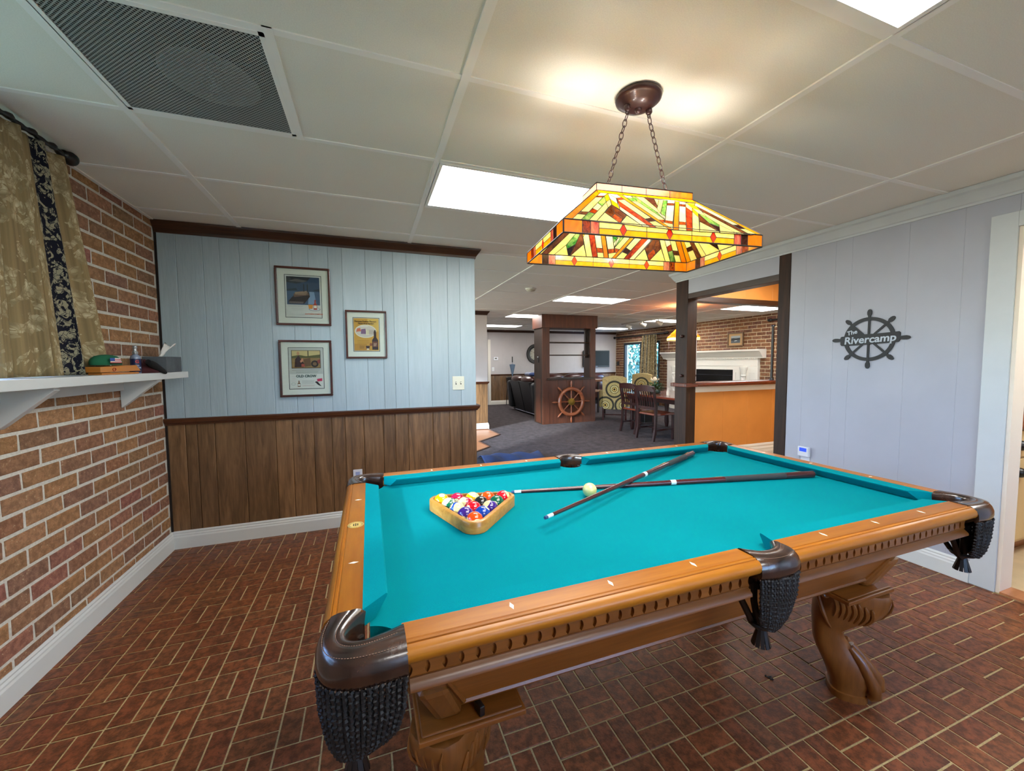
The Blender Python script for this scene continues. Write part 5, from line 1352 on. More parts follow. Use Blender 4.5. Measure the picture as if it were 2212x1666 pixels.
# navy stripes with cream motif
_fr = _t.math('FRACT', _t.math('MULTIPLY', _u, 2.2)); _st = _t.math('LESS_THAN', _t.math('ABSOLUTE', _t.math('SUBTRACT', _fr, .5)), .115)
_mot = _t.mix(_t.math('GREATER_THAN', _fine, .51), '#10121f', _t.mix(_t.math('MULTIPLY', _vein, .6), '#4a4a46', '#a9a486'))
_t.l(_t.mix(_st, _c1, _mot), _b.inputs['Base Color']); _t.bump(_t.math('ADD', _vo.outputs['Distance'], _leaf), _b, .25, .004); m_curtain = _t.m
def curtain(name, y0t, y1t, y0b, y1b, zt, zb, x, out, folds, depth, label, mat, uvw=1.0, nu=120, nv=26, bulge=0, parent=None):
    vs, fs, uv = [], [], []
    for j in range(nv+1):
        v = j/nv; z = zb+(zt-zb)*v
        for i in range(nu+1):
            u = i/nu; ya = y0b+(y0t-y0b)*v; yb = y1b+(y1t-y1b)*v
            ph = 2*PI*folds*u; amp = depth*(1.0-.35*v)*(1+.25*math.sin(5*u+1))
            d = amp*(.55*math.sin(ph)+.25*math.sin(2.3*ph+.8)+.2*math.sin(ph*.5+2))
            y = ya+(yb-ya)*u + .012*math.sin(ph*2+.5)*(1-v)
            vs.append((x+out*(depth*1.0+d+bulge*math.sin(PI*(1-v))), y, z)); uv.append((u*uvw, v*(zt-zb)))
    for j in range(nv):
        for i in range(nu): a = j*(nu+1)+i; fs.append((a, a+1, a+nu+2, a+nu+1))
    me = bpy.data.meshes.new(name); me.from_pydata(vs, [], fs); me.materials.append(mat)
    ul = me.uv_layers.new(name='UVMap')
    for l in me.loops: ul.data[l.index].uv = uv[l.vertex_index]
    me.polygons.foreach_set('use_smooth', [True]*len(me.polygons)); o = link(name, me, parent)
    sm = o.modifiers.new('thick', 'SOLIDIFY'); sm.thickness = .003
    return o
tag(curtain('window_curtain', 2.02, 2.475, 1.985, 2.69, 2.318, 1.313, XL+.035, 1, 3.2, .052, None, m_curtain, 1.05), 'gold and navy floral curtain gathered at the left window', 'curtain')
rd = thing('curtain_rod', 'black twisted curtain rod over the left window', 'curtain rod', (XL+.09, 1.8, 2.335))
g = G(); path = []; rr = []
for i in range(141):
    y = .45+(2.50-.45)*i/140; path.append((XL+.088+.004*math.cos(i*.8), y, 2.337+.004*math.sin(i*.8))); rr.append(.012+.003*math.sin(i*1.6))
g.tube(path, rr, 8); g.build('rod', m_black, rd, smooth=True)
G().lathe([(.012, -.02), (.020, -.012), (.014, 0), (.024, .012), (.031, .03), (.030, .045), (.020, .058), (.006, .064), (0, .065)], (XL+.088, 2.50, 2.337), (0, 1, 0), 18).build('finial', m_black, rd, smooth=True)
G().tube([(XL+.002, 2.49, 2.32), (XL+.05, 2.49, 2.318), (XL+.088, 2.49, 2.335)], .006, 8).build('bracket', m_black, rd, smooth=True)
# dark scrap on the floor
g = G(); random.seed(3)
for k in range(7): g.sphere((1.577+random.uniform(-.008, .008), 1.15+random.uniform(-.015, .015), .004), (.005, .004, .004), 8, 5)
tag(g.build('lint_scrap', m_black, smooth=True), 'tiny black scrap on the brick floor near the right table leg', 'scrap')
# ------------------------------------------------------------------ brown room divider with ship wheel
m_div = wood('divider_redbrown', ['#371b0f', '#472414', '#572e1a'], 'Z', 1.0, .5, .0, rnd=4, bump=.05)
m_divd = wood('divider_dark', ['#1c110a', '#28190e', '#332114'], 'Z', 1.0, .5, .0, rnd=4, bump=.05)
DXa, DXb, DY, DDp = 3.50, 4.80, 7.75, .46
dv = thing('room_divider', 'tall red-brown wooden room divider with shelves and a ship wheel panel', 'room divider', ((DXa+DXb)/2, DY, 0))
for a, b in ((DXa, DXa+.165), (DXb-.125, DXb)):
    G().box((a, DY, 0), (b, DY+.05, 2.12)).build('stile', m_div, dv, bevel=.003); 
G().box((DXa, DY+.05, 0), (DXa+.03, DY+DDp, 2.12)).build('side_panel', m_divd, dv); G().box((DXb-.03, DY+.05, 0), (DXb, DY+DDp, 2.12)).build('side_panel', m_divd, dv)
G().box((DXa-.03, DY-.03, 2.08), (DXb+.03, DY+DDp+.03, H-.004)).build('header', m_div, dv, bevel=.003)
nx = 5; wx = (DXb-.125-DXa-.165)/nx
for k in range(nx): G().box((DXa+.165+k*wx+.001, DY+.005, .0), (DXa+.165+(k+1)*wx-.001, DY+.03, .965)).build('panel_board', m_div, dv, bevel=.002)
G().box((DXa+.10, DY-.04, .965), (DXb-.06, DY+DDp-.04, .995)).build('counter_ledge', m_divd, dv, bevel=.004)
for z, x1 in ((1.765, DXb-.03), (1.485, DXb-.03)):
    G().box((DXa+.03, DY+.12, z), (x1, DY+.34, z+.024)).build('shelf', m_divd, dv)
for k in range(4): G().box((DXb-.055, DY+.11+.08*k, 1.44), (DXb-.032, DY+.13+.08*k, 2.08)).build('bar', m_divd, dv)
G().box((DXa-.004, DY+.10, .02), (DXa-.0005, DY+.36, .98)).build('side_moulding', m_div, dv)
g = G().box((DXa-.010, DY+.20, 1.34), (DXa-.0005, DY+.27, 1.47)); o = g.build('switch_plate', m_black, dv, bevel=.003)
G().box((DXa-.012, DY+.205, 1.452), (DXa-.0105, DY+.265, 1.466)).build('switch_label', m_wp, o)
# ship wheel on the divider
wh = thing('ship_helm', 'carved wooden ship wheel with a brass hub on the room divider', 'ship wheel', (4.165, DY, .475))
WC = Vector((4.165, DY-.045, .475)); m_ww = wood('wheel_wood', ['#5e2f1a', '#7a4024', '#90522f'], 'X', 1.5, .4, .2)
G().torus(WC, .285, .040, (0, 1, 0), 48, 10).build('rim', m_ww, wh, smooth=True)
for k in range(8):
    a = k*PI/4+PI/2; d = Vector((math.cos(a), 0, math.sin(a)))
    pr_ = [(.012, .05), (.018, .08), (.011, .11), (.017, .15), (.011, .19), (.016, .24), (.016, .32), (.010, .33), (.018, .37), (.020, .41), (.013, .45), (.004, .465)]
    G().lathe(pr_, WC, d, 10).build('spoke', m_ww, wh, smooth=True)
G().lathe([(0, -.035), (.03, -.04), (.045, -.03), (.075, -.028), (.08, -.015), (.08, .02), (.0, .02)], WC, (0, 1, 0), 28).build('hub', plain('brass', '#8f7430', .35, metal=.7), wh, smooth=True)

# ------------------------------------------------------------------ leather sofa and sectional
m_blk_l = plain('black_leather', '#100f11', .42); m_brn_l = plain('brown_leather', '#3f211b', .3, coat=.2, nscale=9, nbump=.3, var=.2)
sf2 = thing('leather_sofa', 'black backed reclining leather sofa with brown cushions by the room divider', 'sofa', (4.1, 9.6, 0))
for k in range(2):
    y0, y1 = 8.92+.72*k, 9.62+.72*k
    G().hexa([(3.84, y0, .06), (3.93, y0, .06), (3.93, y1, .06), (3.84, y1, .06)], [(3.66, y0, .86), (3.80, y0, .86), (3.80, y1, .86), (3.66, y1, .86)]).build('back_panel', m_blk_l, sf2, bevel=.02)
    G().sphere((3.78, (y0+y1)/2, .90), (.14, .37, .10), 20, 12).build('head_cushion', m_brn_l, sf2, smooth=True)
    G().sphere((3.95, (y0+y1)/2, .72), (.16, .36, .22), 20, 12).build('back_cushion', m_brn_l, sf2, smooth=True)
    G().box((3.95, y0, .20), (4.55, y1, .46)).build('seat_cushion', m_brn_l, sf2, bevel=.06)
    G().tube([(3.84, y0+.02, .05), (3.84, y1-.02, .05)], .012, 6).build('base_rail', m_fix, sf2)
for y in (8.78, 10.50):
    G().prism([(3.72, .10), (4.60, .10), (4.62, .55), (4.40, .66), (3.95, .70), (3.74, .86), (3.66, .80)], lambda x, z: (x, y-.10, z), lambda x, z: (x, y+.10, z)).build('arm', m_blk_l, sf2, bevel=.04)
G().box((3.86, 8.70, .03), (4.55, 10.56, .12)).build('base', m_blk_l, sf2)
sf3 = thing('sectional_sofa', 'brown leather sectional seen through the room divider shelves', 'sofa', (6.2, 11.3, 0))
for k in range(3):
    x0, x1 = 5.2+.75*k, 5.93+.75*k
    G().box((x0, 11.45, .10), (x1, 11.75, .80)).build('back_panel', m_blk_l, sf3, bevel=.04)
    G().sphere(((x0+x1)/2, 11.48, .84), (.38, .17, .13), 20, 12).build('head_cushion', m_brn_l, sf3, smooth=True)
    G().sphere(((x0+x1)/2, 11.38, .62), (.37, .16, .22), 20, 12).build('back_cushion', m_brn_l, sf3, smooth=True)
    G().box((x0, 10.85, .18), (x1, 11.44, .46)).build('seat_cushion', m_brn_l, sf3, bevel=.06)
G().box((5.25, 10.95, 0), (7.4, 11.70, .11)).build('base', m_blk_l, sf3)
for k in range(2): tag(G().sphere((3.86+.02*k, 9.12+.36*k, 1.04), (.10, .15, .05), 16, 10).build('throw_pillow', plain('blue_throw', '#2f4270' if k == 0 else '#8d93a8', .9), smooth=True), ['crumpled blue throw on top of the leather sofa', 'pale grey throw on top of the leather sofa'][k], 'throw')

# ------------------------------------------------------------------ far wall things
t = thing('wall_clock', 'large round wall clock with a thick black frame, half hidden by the divider', 'clock', (5.16, YF, 1.61)); CC = Vector((5.16, YF-.002, 1.61))
G().lathe([(.20, 0), (.315, 0), (.325, .02), (.31, .05), (.25, .055), (.205, .03), (.20, 0)], CC, (0, -1, 0), 40, cap=False).build('frame', m_black, t, smooth=True)
fc = G().lathe([(0, .008), (.21, .008), (.21, .012), (0, .012)], CC, (0, -1, 0), 36).build('dial', plain('dial', '#a9a597', .6), t)
M = wallM(CC+Vector((0, -.0125, 0)), (0, -1, 0))
g = G()
for k in range(12): g.box((-.006, .155, 0), (.006, .19, .001), M @ Matrix.Rotation(k*PI/6, 4, 'Z'))
g.build('hour_marks', m_black, fc)
for a, l in ((1.0, .10), (-1.35, .15)): G().box((-.005, -.02, .001), (.005, l, .003), M @ Matrix.Rotation(a, 4, 'Z')).build('hand', m_black, fc)
t = thing('thermostat', 'white thermostat on the far wall left of the umbrella', 'thermostat', (3.79, YF, 1.46)); M = wallM((3.79, YF-.0005, 1.46), (0, -1, 0))
G().box((-.075, -.05, 0), (.075, .05, .025), M).build('body', m_wp, t, bevel=.006); G().box((-.035, -.012, .0255), (.035, .028, .0265), M).build('display', plain('lcd', '#5a5f58', .4), t)
t = thing('wall_switch', 'white switch plate under the far thermostat', 'light switch', (3.70, YF, 1.13)); M = wallM((3.70, YF-.0005, 1.13), (0, -1, 0))
G().box((-.038, -.06, 0), (.038, .06, .006), M).build('plate', m_wp, t, bevel=.003); G().box((-.012, -.03, .006), (.012, .03, .010), M).build('rocker', m_ivory_p, t)
t = thing('television', 'flat black wall television beside the brick wall', 'television', (7.45, YF, 1.44)); M = wallM((7.42, YF-.001, 1.44), (0, -1, 0))
G().box((-.12, -.12, 0), (.12, .12, .05), M).build('mount', m_black, t); G().box((-.52, -.285, .05), (.52, .285, .09), M).build('case', m_black, t, bevel=.008); G().box((-.49, -.24, .0905), (.49, .265, .092), M).build('screen', plain('tv_screen', '#050507', .35, spec=.2), t)
G().box((-.04, -.268, .0905), (.04, -.255, .092), M).build('logo', m_fix, t)
# umbrella in a stand
UX, UY = 4.25, 11.72
t = thing('umbrella_stand', 'small black stand with thin legs beside the sofa', 'stand', (UX, UY, 0))
G().lathe([(.13, .70), (.15, .72), (.15, .86), (.12, .88), (.11, .72)], (UX-.05, UY, 0), seg=18).build('holder', m_black, t, smooth=True)
for k in range(3):
    a = k*2.1+.4; G().tube([(UX-.05+.10*math.cos(a), UY+.10*math.sin(a), .72), (UX-.05+.13*math.cos(a), UY+.13*math.sin(a), .35), (UX-.05+.16*math.cos(a), UY+.16*math.sin(a), .0)], .012, 6).build('leg', m_black, t, smooth=True)
t = thing('umbrella', 'closed blue-grey umbrella standing point down against the far wall', 'umbrella', (UX, UY, .75))
G().lathe([(.006, .78), (.012, .90), (.045, 1.05), (.085, 1.24), (.095, 1.27), (.03, 1.285)], (UX, UY, 0), seg=14).build('canopy', plain('umbrella_cloth', '#5d7186', .7), t, smooth=True)
G().tube([(UX, UY, .74), (UX, UY, 1.28), (UX, UY, 1.50)], .010, 8).build('shaft', m_fix, t, smooth=True); G().tube([(UX, UY, 1.34), (UX, UY, 1.52)], .017, 8).build('handle', m_black, t, smooth=True)
tag(G().box((XF-.022, 11.78, 1.20), (XF+.004, 11.93, 1.34)).build('wall_speaker', m_black, bevel=.006), 'small black box on the bricks beside the glass door', 'speaker')

# ------------------------------------------------------------------ sliding door, curtain, outdoors
sdn = thing('door_2', 'dark framed sliding glass door in the brick wall', 'door', (XF+.05, (SY0+SY1)/2, 0)); struct(sdn); del sdn['category']
g = G(); fx0, fx1 = XF+.005, XF+.09
for a, b, c, d in ((SY0, SY0+.07, 0, SZ), (SY1-.07, SY1, 0, SZ), (SY0+.07, SY1-.07, SZ-.07, SZ), (SY0+.07, SY1-.07, 0, .05), (10.60, 10.69, .05, SZ-.07)): g.box((fx0, a, c), (fx1, b, d))
g.build('door_frame', plain('door_frame_dark', '#1d2126', .5), sdn)
for a, b in ((SY0+.07, 10.60), (10.69, SY1-.07)): G().box((XF+.045, a, .05), (XF+.050, b, SZ-.07)).build('pane', m_glass, sdn)
cr2 = thing('curtain_rod', 'long black curtain rod over the sliding door', 'curtain rod', (XF-.09, 10.8, 2.17))
G().tube([(XF-.09, 9.35, 2.17), (XF-.09, 11.96, 2.17)], .02, 10).build('rod', m_black, cr2, smooth=True)
for y in (9.33, 11.95): G().sphere((XF-.09, y, 2.17), .042, 14, 10).build('finial', m_black, cr2, smooth=True)
for y in (9.5, 11.8): G().tube([(XF, y, 2.15), (XF-.09, y, 2.155)], .012, 6).build('bracket', m_black, cr2)
tag(curtain('door_curtain', 9.62, 10.30, 9.55, 10.48, 2.145, .04, XF-.16, -1, 7, .05, None, m_curtain, 1.9, 140, 20), 'gold patterned curtain drawn aside at the sliding glass door', 'curtain')
rod3 = thing('curtain_rod', 'short black rod end at the top right of the brick wall', 'curtain rod', (XF-.07, 6.1, 2.215))
G().tube([(XF-.07, 5.0, 2.215), (XF-.07, 6.18, 2.215)], .018, 8).build('rod', m_black, rod3, smooth=True); G().sphere((XF-.07, 6.22, 2.215), (.035, .06, .035), 14, 10).build('finial', m_black, rod3, smooth=True)
G().tube([(XF, 5.6, 2.20), (XF-.07, 5.6, 2.205)], .012, 6).build('bracket', m_black, rod3)
# shrubs outside
random.seed(11)
m_leaf = rand_mat('leaf_green', ['#3f6a5c', '#5c8a7a', '#7faea0', '#4c7a70'], .6, 20, .2, .1); m_bark = plain('bark', '#4a3a2c', .9)
def shrub(x, y, r, h, n, label):
    t = thing('garden_shrub', label, 'shrub', (x, y, -.1)); g = G()
    for k in range(n):
        a, u, rr = random.uniform(0, 2*PI), random.uniform(-1, 1), random.uniform(.45, 1)**.5
        c = Vector((x+r*rr*math.sqrt(1-u*u)*math.cos(a), y+r*rr*math.sqrt(1-u*u)*math.sin(a), h*.55+h*.5*rr*u))
        q = Matrix.Translation(c) @ Matrix.Rotation(random.uniform(0, 6), 4, 'Z') @ Matrix.Rotation(random.uniform(-1.2, 1.2), 4, 'X'); s = random.uniform(.07, .13)
        g.add([q @ Vector(v) for v in ((0, -s, 0), (s*.45, 0, .01), (0, s, 0), (-s*.45, 0, .01))], [(0, 1, 2, 3)])
    o = g.build('foliage', m_leaf, t); o['kind'] = 'stuff'
    for k in range(3): G().tube([(x+.05*k, y, -.1), (x+.1*(k-1), y+.1*(k-1), h*.6)], [.03, .012], 6).build('stem', m_bark, t)
shrub(10.5, 12.5, .8, 2.2, 1300, 'leafy green shrub outside the sliding door, nearest the glass'); shrub(10.9, 14.3, .95, 2.6, 1500, 'middle one of the three shrubs outside the sliding door'); shrub(11.5, 16.4, 1.1, 3.0, 1500, 'tallest shrub outside, behind the other two')
# unseen tree added outside the left window so its crown dapples the low sun
t = thing('sun_break_tree', 'unseen leafy tree added outside the left window to break up the sun', 'tree', (-4.1, -.3, -.13)); g = G()
for k in range(1500):
    a, u, rr = random.uniform(0, 2*PI), random.uniform(-1, 1), random.uniform(.2, 1)**.5
    c = Vector((-4.1+.8*rr*math.sqrt(1-u*u)*math.cos(a), -.3+1.9*rr*math.sqrt(1-u*u)*math.sin(a), 3.30+.72*rr*u))
    q = Matrix.Translation(c) @ Matrix.Rotation(random.uniform(0, 6), 4, 'Z') @ Matrix.Rotation(random.uniform(-1.4, 1.4), 4, 'X'); s = random.uniform(.07, .12)
    g.add([q @ Vector(v) for v in ((0, -s, 0), (s*.5, 0, .01), (0, s, 0), (-s*.5, 0, .01))], [(0, 1, 2, 3)])
g.build('foliage', m_leaf, t)['kind'] = 'stuff'
G().tube([(-4.1, -.3, -.13), (-4.12, -.25, 1.5), (-4.1, -.3, 3.2)], [.09, .07, .03], 8).build('trunk', m_bark, t, smooth=True)
struct(G().box((-9, -2.42, -.3), (XL-.17, 12, -.13)).build('floor', plain('side_lawn', '#6d7a55', .95)), 'lawn outside the left window')
struct(G().box((XF+.2, 6, -.35), (16, 20, -.12)).build('floor', plain('patio', '#8a8f96', .9)), 'patio outside the sliding door')
g = thing('patio_chair', 'grey patio chair outside the glass door', 'chair', (9.5, 11.8, -.12)); mg = plain('patio_grey', '#6a7078', .6)
G().box((9.25, 11.75, .28), (9.75, 12.25, .33)).build('seat', mg, g, bevel=.02); G().box((9.70, 11.75, .33), (9.76, 12.25, .88)).build('backrest', mg, g, bevel=.03)
for a in (9.28, 9.7):
    for b in (11.78, 12.2): G().tube([(a, b, -.12), (a, b, .29)], .015, 6).build('leg', mg, g)

# ------------------------------------------------------------------ fireplace
m_fw = plain('mantel_white', '#d6d0c6', .45); FY0, FY1 = 6.45, 9.35
fp = thing('fireplace', 'white carved mantel around a black fireplace on the brick wall', 'fireplace', (XF, (FY0+FY1)/2, 0))
G().prism([(0, 1.40), (.10, 1.40), (.11, 1.43), (.13, 1.45), (.20, 1.54), (.235, 1.56), (.24, 1.60), (0, 1.60)], lambda d, z: (XF-.004-d, FY0-.12, z), lambda d, z: (XF-.004-d, FY1+.12, z)).build('mantel_shelf', m_fw, fp)
g = G()
for k in range(58): y = FY0+.02+k*(FY1-FY0-.04)/57; g.box((XF-.116, y-.014, 1.385), (XF-.086, y+.014, 1.4))
dn = g.build('dentil_band', m_fw, fp); dn['kind'] = 'stuff'
G().box((XF-.085, FY0+.02, 1.22), (XF-.004, FY1-.02, 1.40)).build('frieze', m_fw, fp, bevel=.004)
for a, b in ((FY0+.02, FY0+.66), (FY1-.66, FY1-.02)):
    pil = G().box((XF-.08, a, 0), (XF-.004, b, 1.22)).build('pilaster', m_fw, fp, bevel=.004)
    c = (a+b)/2; g = G()
    rg = []
    for i in range(60):
        z = .12+.86*i/59; rg.append([(XF-.12+.038*(1+.22*math.cos(3*t_+i*.55))*math.cos(t_), c+.042*(1+.22*math.cos(3*t_+i*.55))*math.sin(t_), z) for t_ in [2*PI*k/18 for k in range(18)]])
    g.loft(rg); g.build('twisted_column', m_fw, pil, smooth=True)
    G().lathe([(.05, .98), (.06, 1.0), (.045, 1.02), (.06, 1.08), (.085, 1.16), (.09, 1.20), (.0, 1.21)], (XF-.12, c, 0), seg=18).build('capital', m_fw, pil, smooth=True)
    G().box((XF-.16, c-.09, 0), (XF-.081, c+.09, .12)).build('plinth', m_fw, pil, bevel=.004)
    g = G()
    for s in (-1, 1):
        y0, y1 = sorted((c+s*.11, c+s*.25))
        for q in ((y0, y0+.014, .2, 1.08), (y1-.014, y1, .2, 1.08), (y0+.014, y1-.014, .2, .214), (y0+.014, y1-.014, 1.066, 1.08)): g.box((XF-.088, q[0], q[2]), (XF-.0805, q[1], q[3]))
    g.build('panel_moulding', m_fw, pil)
G().box((XF-.075, FY0+.66, 1.13), (XF-.004, FY1-.66, 1.22)).build('surround_top', m_fw, fp)
m_fbk = plain('firebox_black', '#08080a', .25)
G().box((XF-.03, FY0+.66, .0), (XF-.004, FY1-.66, 1.13)).build('firebox', m_fbk, fp)
g = G()
for z in (.10, .55, .98): g.box((XF-.040, FY0+.68, z), (XF-.0305, FY1-.68, z+.018))
g.build('firebox_trim', plain('firebox_trim', '#26262a', .35, metal=.5), fp)
t = thing('framed_picture', 'small gold framed landscape above the fireplace', 'picture', (XF, 7.11, 1.85)); M = wallM((XF-.006, 7.11, 1.85), (-1, 0, 0)); g = G(); w_, h_, f_ = .43, .33, .028
for a, b, c, d in ((-w_/2, w_/2, h_/2-f_, h_/2), (-w_/2, w_/2, -h_/2, -h_/2+f_), (-w_/2, -w_/2+f_, -h_/2+f_, h_/2-f_), (w_/2-f_, w_/2, -h_/2+f_, h_/2-f_)): g.box((a, c, 0), (b, d, .03), M)
g.build('frame', plain('gold_frame', '#5a3c1c', .4), t, bevel=.006); G().box((-w_/2+f_, -h_/2+f_, .002), (w_/2-f_, h_/2-f_, .012), M).build('mat', plain('gold_mat', '#a8865a', .7), t)
A = Art(M @ Matrix.Translation((0, 0, .012)), .25, .17); A.rect('#4a5258', 0, 0, 250, 170); A.rect('#8f989c', 0, 120, 250, 170); A.poly('#23282c', [(0, 95), (60, 118), (130, 100), (250, 122), (250, 70), (0, 60)]); A.poly('#b4babd', [(90, 40), (170, 52), (160, 66), (100, 60)]); A.done(t)

# ------------------------------------------------------------------ ceiling things
t = thing('smoke_detector', 'round white smoke detector on the ceiling', 'smoke detector', (2.13, 5.10, H))
G().lathe([(.0, H-.002), (.075, H-.002), (.075, H-.014), (.06, H-.020)], (2.13, 5.10, 0), seg=28).build('base', m_ceil, t, smooth=True)
G().lathe([(.06, H-.016), (.062, H-.026), (.05, H-.040), (.0, H-.044)], (2.13, 5.10, 0), seg=28).build('cover', plain('detector_cream', '#c9c3ae', .5), t, smooth=True)
tl = thing('track_light', 'white ceiling track with three spot heads near the brick wall', 'track light', (6.6, 8.2, H)); m_trk = plain('track_white', '#cfcac0', .4)
G().box((6.50, 7.3, H-.026), (6.54, 9.2, H-.004)).build('track', m_trk, tl)
for y in (7.75, 8.35, 8.95):
    h_ = G().tube([(6.52, y, H-.024), (6.52, y, H-.075)], .012, 8).build('stem', m_trk, tl)
    d = Vector((.9, -.25, -.45)).normalized(); o0 = Vector((6.52, y, H-.095))-d*.07
    G().lathe([(.0, 0), (.028, .004), (.034, .05), (.052, .12), (.066, .155), (.060, .158), (.045, .13), (0, .13)], o0, d, 18).build('spot_head', m_trk, tl, smooth=True)
# orange pendant over the dining table
m_or = stained('pendant_orange', '#c45a10', '#e88a24', 20); PC = (5.42, 5.78)
t = thing('dining_pendant', 'orange glass pendant lamp over the dining table, half behind the post', 'pendant lamp', (PC[0], PC[1], H))
G().lathe([(.06, 1.985), (.14, 1.93), (.28, 1.80), (.29, 1.775)], (PC[0], PC[1], 0), seg=6, cap=False).build('shade', m_or, t)
G().lathe([(.29, 1.773), (.293, 1.76), (.293, 1.735), (.29, 1.73)], (PC[0], PC[1], 0), seg=6, cap=False).build('skirt', stained('pendant_cream', '#f2d9a0', '#ffe9b8', 10), t)
G().tube([(PC[0], PC[1], 1.98), (PC[0], PC[1], H-.03)], .006, 6).build('rod', m_black, t); G().lathe([(0, H-.03), (.06, H-.02), (.065, H-.003), (0, H-.003)], (PC[0], PC[1], 0), seg=20).build('canopy', m_bronze, t, smooth=True)
G().tube([(PC[0]-.18, PC[1]+.16, 1.74), (PC[0]-.18, PC[1]+.16, 1.58)], .003, 5).build('pull_chain', m_fix, t)
G().sphere((PC[0], PC[1], 1.84), .045, 12, 8).build('bulb', m_bulb, t, smooth=True)
pl = bpy.data.lights.new('bulb_light', 'POINT'); pl.energy = 16; pl.color = (1, .62, .30); pl.shadow_soft_size = .05
po = bpy.data.objects.new('bulb_light', pl); C.objects.link(po); po.parent = t; po.matrix_parent_inverse = WM[t.name].inverted(); po.location = (PC[0], PC[1], 1.90)

# ------------------------------------------------------------------ dining table and chairs
m_mah = wood('mahogany', ['#1c0806', '#2a0d0a', '#3a1510'], 'Z', 1.3, .4, .1, rnd=3, spec=.3); m_mahx = wood('mahogany_top', ['#4a1c10', '#652a18', '#7d3a22'], 'Y', 1.2, .22, .5, rnd=0)
dt = thing('dining_table', 'red-brown wooden dining table behind the corner post', 'table', (5.25, 5.75, 0))
G().box((4.76, 4.95, .695), (5.95, 6.75, .735)).build('table_top', m_mahx, dt, bevel=.008); G().box((4.86, 5.07, .61), (5.83, 6.63, .694)).build('apron', m_mah, dt)
for x in (4.92, 5.77):
    for y in (5.13, 6.57): G().lathe([(.03, 0), (.045, .1), (.035, .3), (.05, .5), (.055, .612)], (x, y, 0), seg=14).build('leg', m_mah, dt, smooth=True)
def make_chair(label):
    """faces +x, origin at the middle of the seat on the floor"""
    t = thing('dining_chair', label, 'chair', (0, 0, 0), 0, 'slat back dining chairs')
    for s in (-1, 1):
        y = s*.20
        G().loft([[(x-.019, y-.019, z), (x+.019, y-.019, z), (x+.019, y+.019, z), (x-.019, y+.019, z)] for x, z in ((-.255, 0), (-.215, .2), (-.205, .44), (-.215, .62), (-.27, .92))]).build('back_leg', m_mah, t)
        G().box((.175, y-.019, 0), (.215, y+.019, .43)).build('front_leg', m_mah, t)
        G().box((-.20, y-.012, .17), (.18, y+.012, .20)).build('side_stretcher', m_mah, t)
    G().prism([(-.215, -.21), (-.20, -.215), (.22, -.235), (.245, -.2), (.245, .2), (.22, .235), (-.20, .215), (-.215, .21)], lambda x, y: (x, y, .43), lambda x, y: (x, y, .465)).build('seat', m_mahx, t, bevel=.008)
    rg = []
    for k in range(9):
        u = -1+k/4; cx = -.268-.018*(1-u*u)
        rg.append([(cx-.012, u*.222, .84), (cx+.012, u*.222, .84), (cx+.010, u*.222, .925+.022*(1-u*u)), (cx-.012, u*.222, .925+.022*(1-u*u))])
    G().loft(rg).build('top_rail', m_mah, t, smooth=True)
    G().box((-.232, -.20, .53), (-.208, .20, .575)).build('lower_rail', m_mah, t)
    for k in range(6):
        y = -.135+.054*k; G().loft([[(x-.006, y-.009, z), (x+.006, y-.009, z), (x+.006, y+.009, z), (x-.006, y+.009, z)] for x, z in ((-.22, .57), (-.232, .66), (-.25, .76), (-.275, .85))]).build('slat', m_mah, t)
    G().box((-.02, -.19, .175), (.005, .19, .195)).build('cross_stretcher', m_mah, t)
    return t
ch0 = make_chair('dark red slat back dining chair nearest the pass-through'); ch0.location = (4.70, 5.62, 0); ch0.rotation_euler = (0, 0, .10)
dup(ch0, (4.84, 6.28, 0), .06, 'dark red slat back dining chair behind the nearest one')
dup(ch0, (6.15, 5.35, 0), PI+.05, 'dark red slat back chair on the far side of the dining table')
dup(ch0, (6.15, 6.2, 0), PI-.04, 'second dark red slat back chair on the far side of the dining table')
# flowers
t = thing('flower_arrangement', 'white magnolia in a low green arrangement on the dining table', 'flowers', (5.15, 6.2, .735)); g = G(); random.seed(5)
G().lathe([(.0, .7355), (.09, .7355), (.11, .76), (.10, .80), (0, .80)], (5.15, 6.2, 0), seg=20).build('bowl', plain('bowl_dark', '#2c3a2a', .4), t, smooth=True)
for k in range(90):
    a = random.uniform(0, 2*PI); q = Matrix.Translation((5.15+random.uniform(0, .15)*math.cos(a), 6.2+random.uniform(0, .15)*math.sin(a), .80+random.uniform(0, .10))) @ Matrix.Rotation(a, 4, 'Z') @ Matrix.Rotation(random.uniform(-1, .4), 4, 'Y')
    g.add([q @ Vector(v) for v in ((0, 0, 0), (.04, .022, .008), (.095, 0, 0), (.04, -.022, .008))], [(0, 1, 2, 3)])
o = g.build('leaves', plain('leaf_dark', '#2a4a22', .5), t); o['kind'] = 'stuff'
for k in range(8):
    a = k*PI/4; q = Matrix.Translation((5.13, 6.18, .965)) @ Matrix.Rotation(a, 4, 'Z') @ Matrix.Rotation(-.55 if k % 2 else -.15, 4, 'Y')
    G().loft([[q @ Vector((x, w_*s, z)) for s in (-1, -.5, 0, .5, 1)] for x, w_, z in ((0, .012, 0), (.03, .03, .002), (.065, .036, .012), (.095, .02, .03), (.105, .004, .038))], False, False).build('petal', plain('petal_white', '#e3ddc4', .6), t, smooth=True)
G().tube([(5.15, 6.2, .79), (5.13, 6.18, .965)], .006, 6).build('stem', m_leaf, t)
tag(G().lathe([(0, .7355), (.03, .7355), (.032, .80), (.018, .84), (.02, .87), (0, .872)], (5.05, 5.72, 0), seg=16).build('salt_shaker', plain('shaker', '#d8d2c4', .4), smooth=True), 'small white shaker on the dining table beside the flowers', 'shaker')

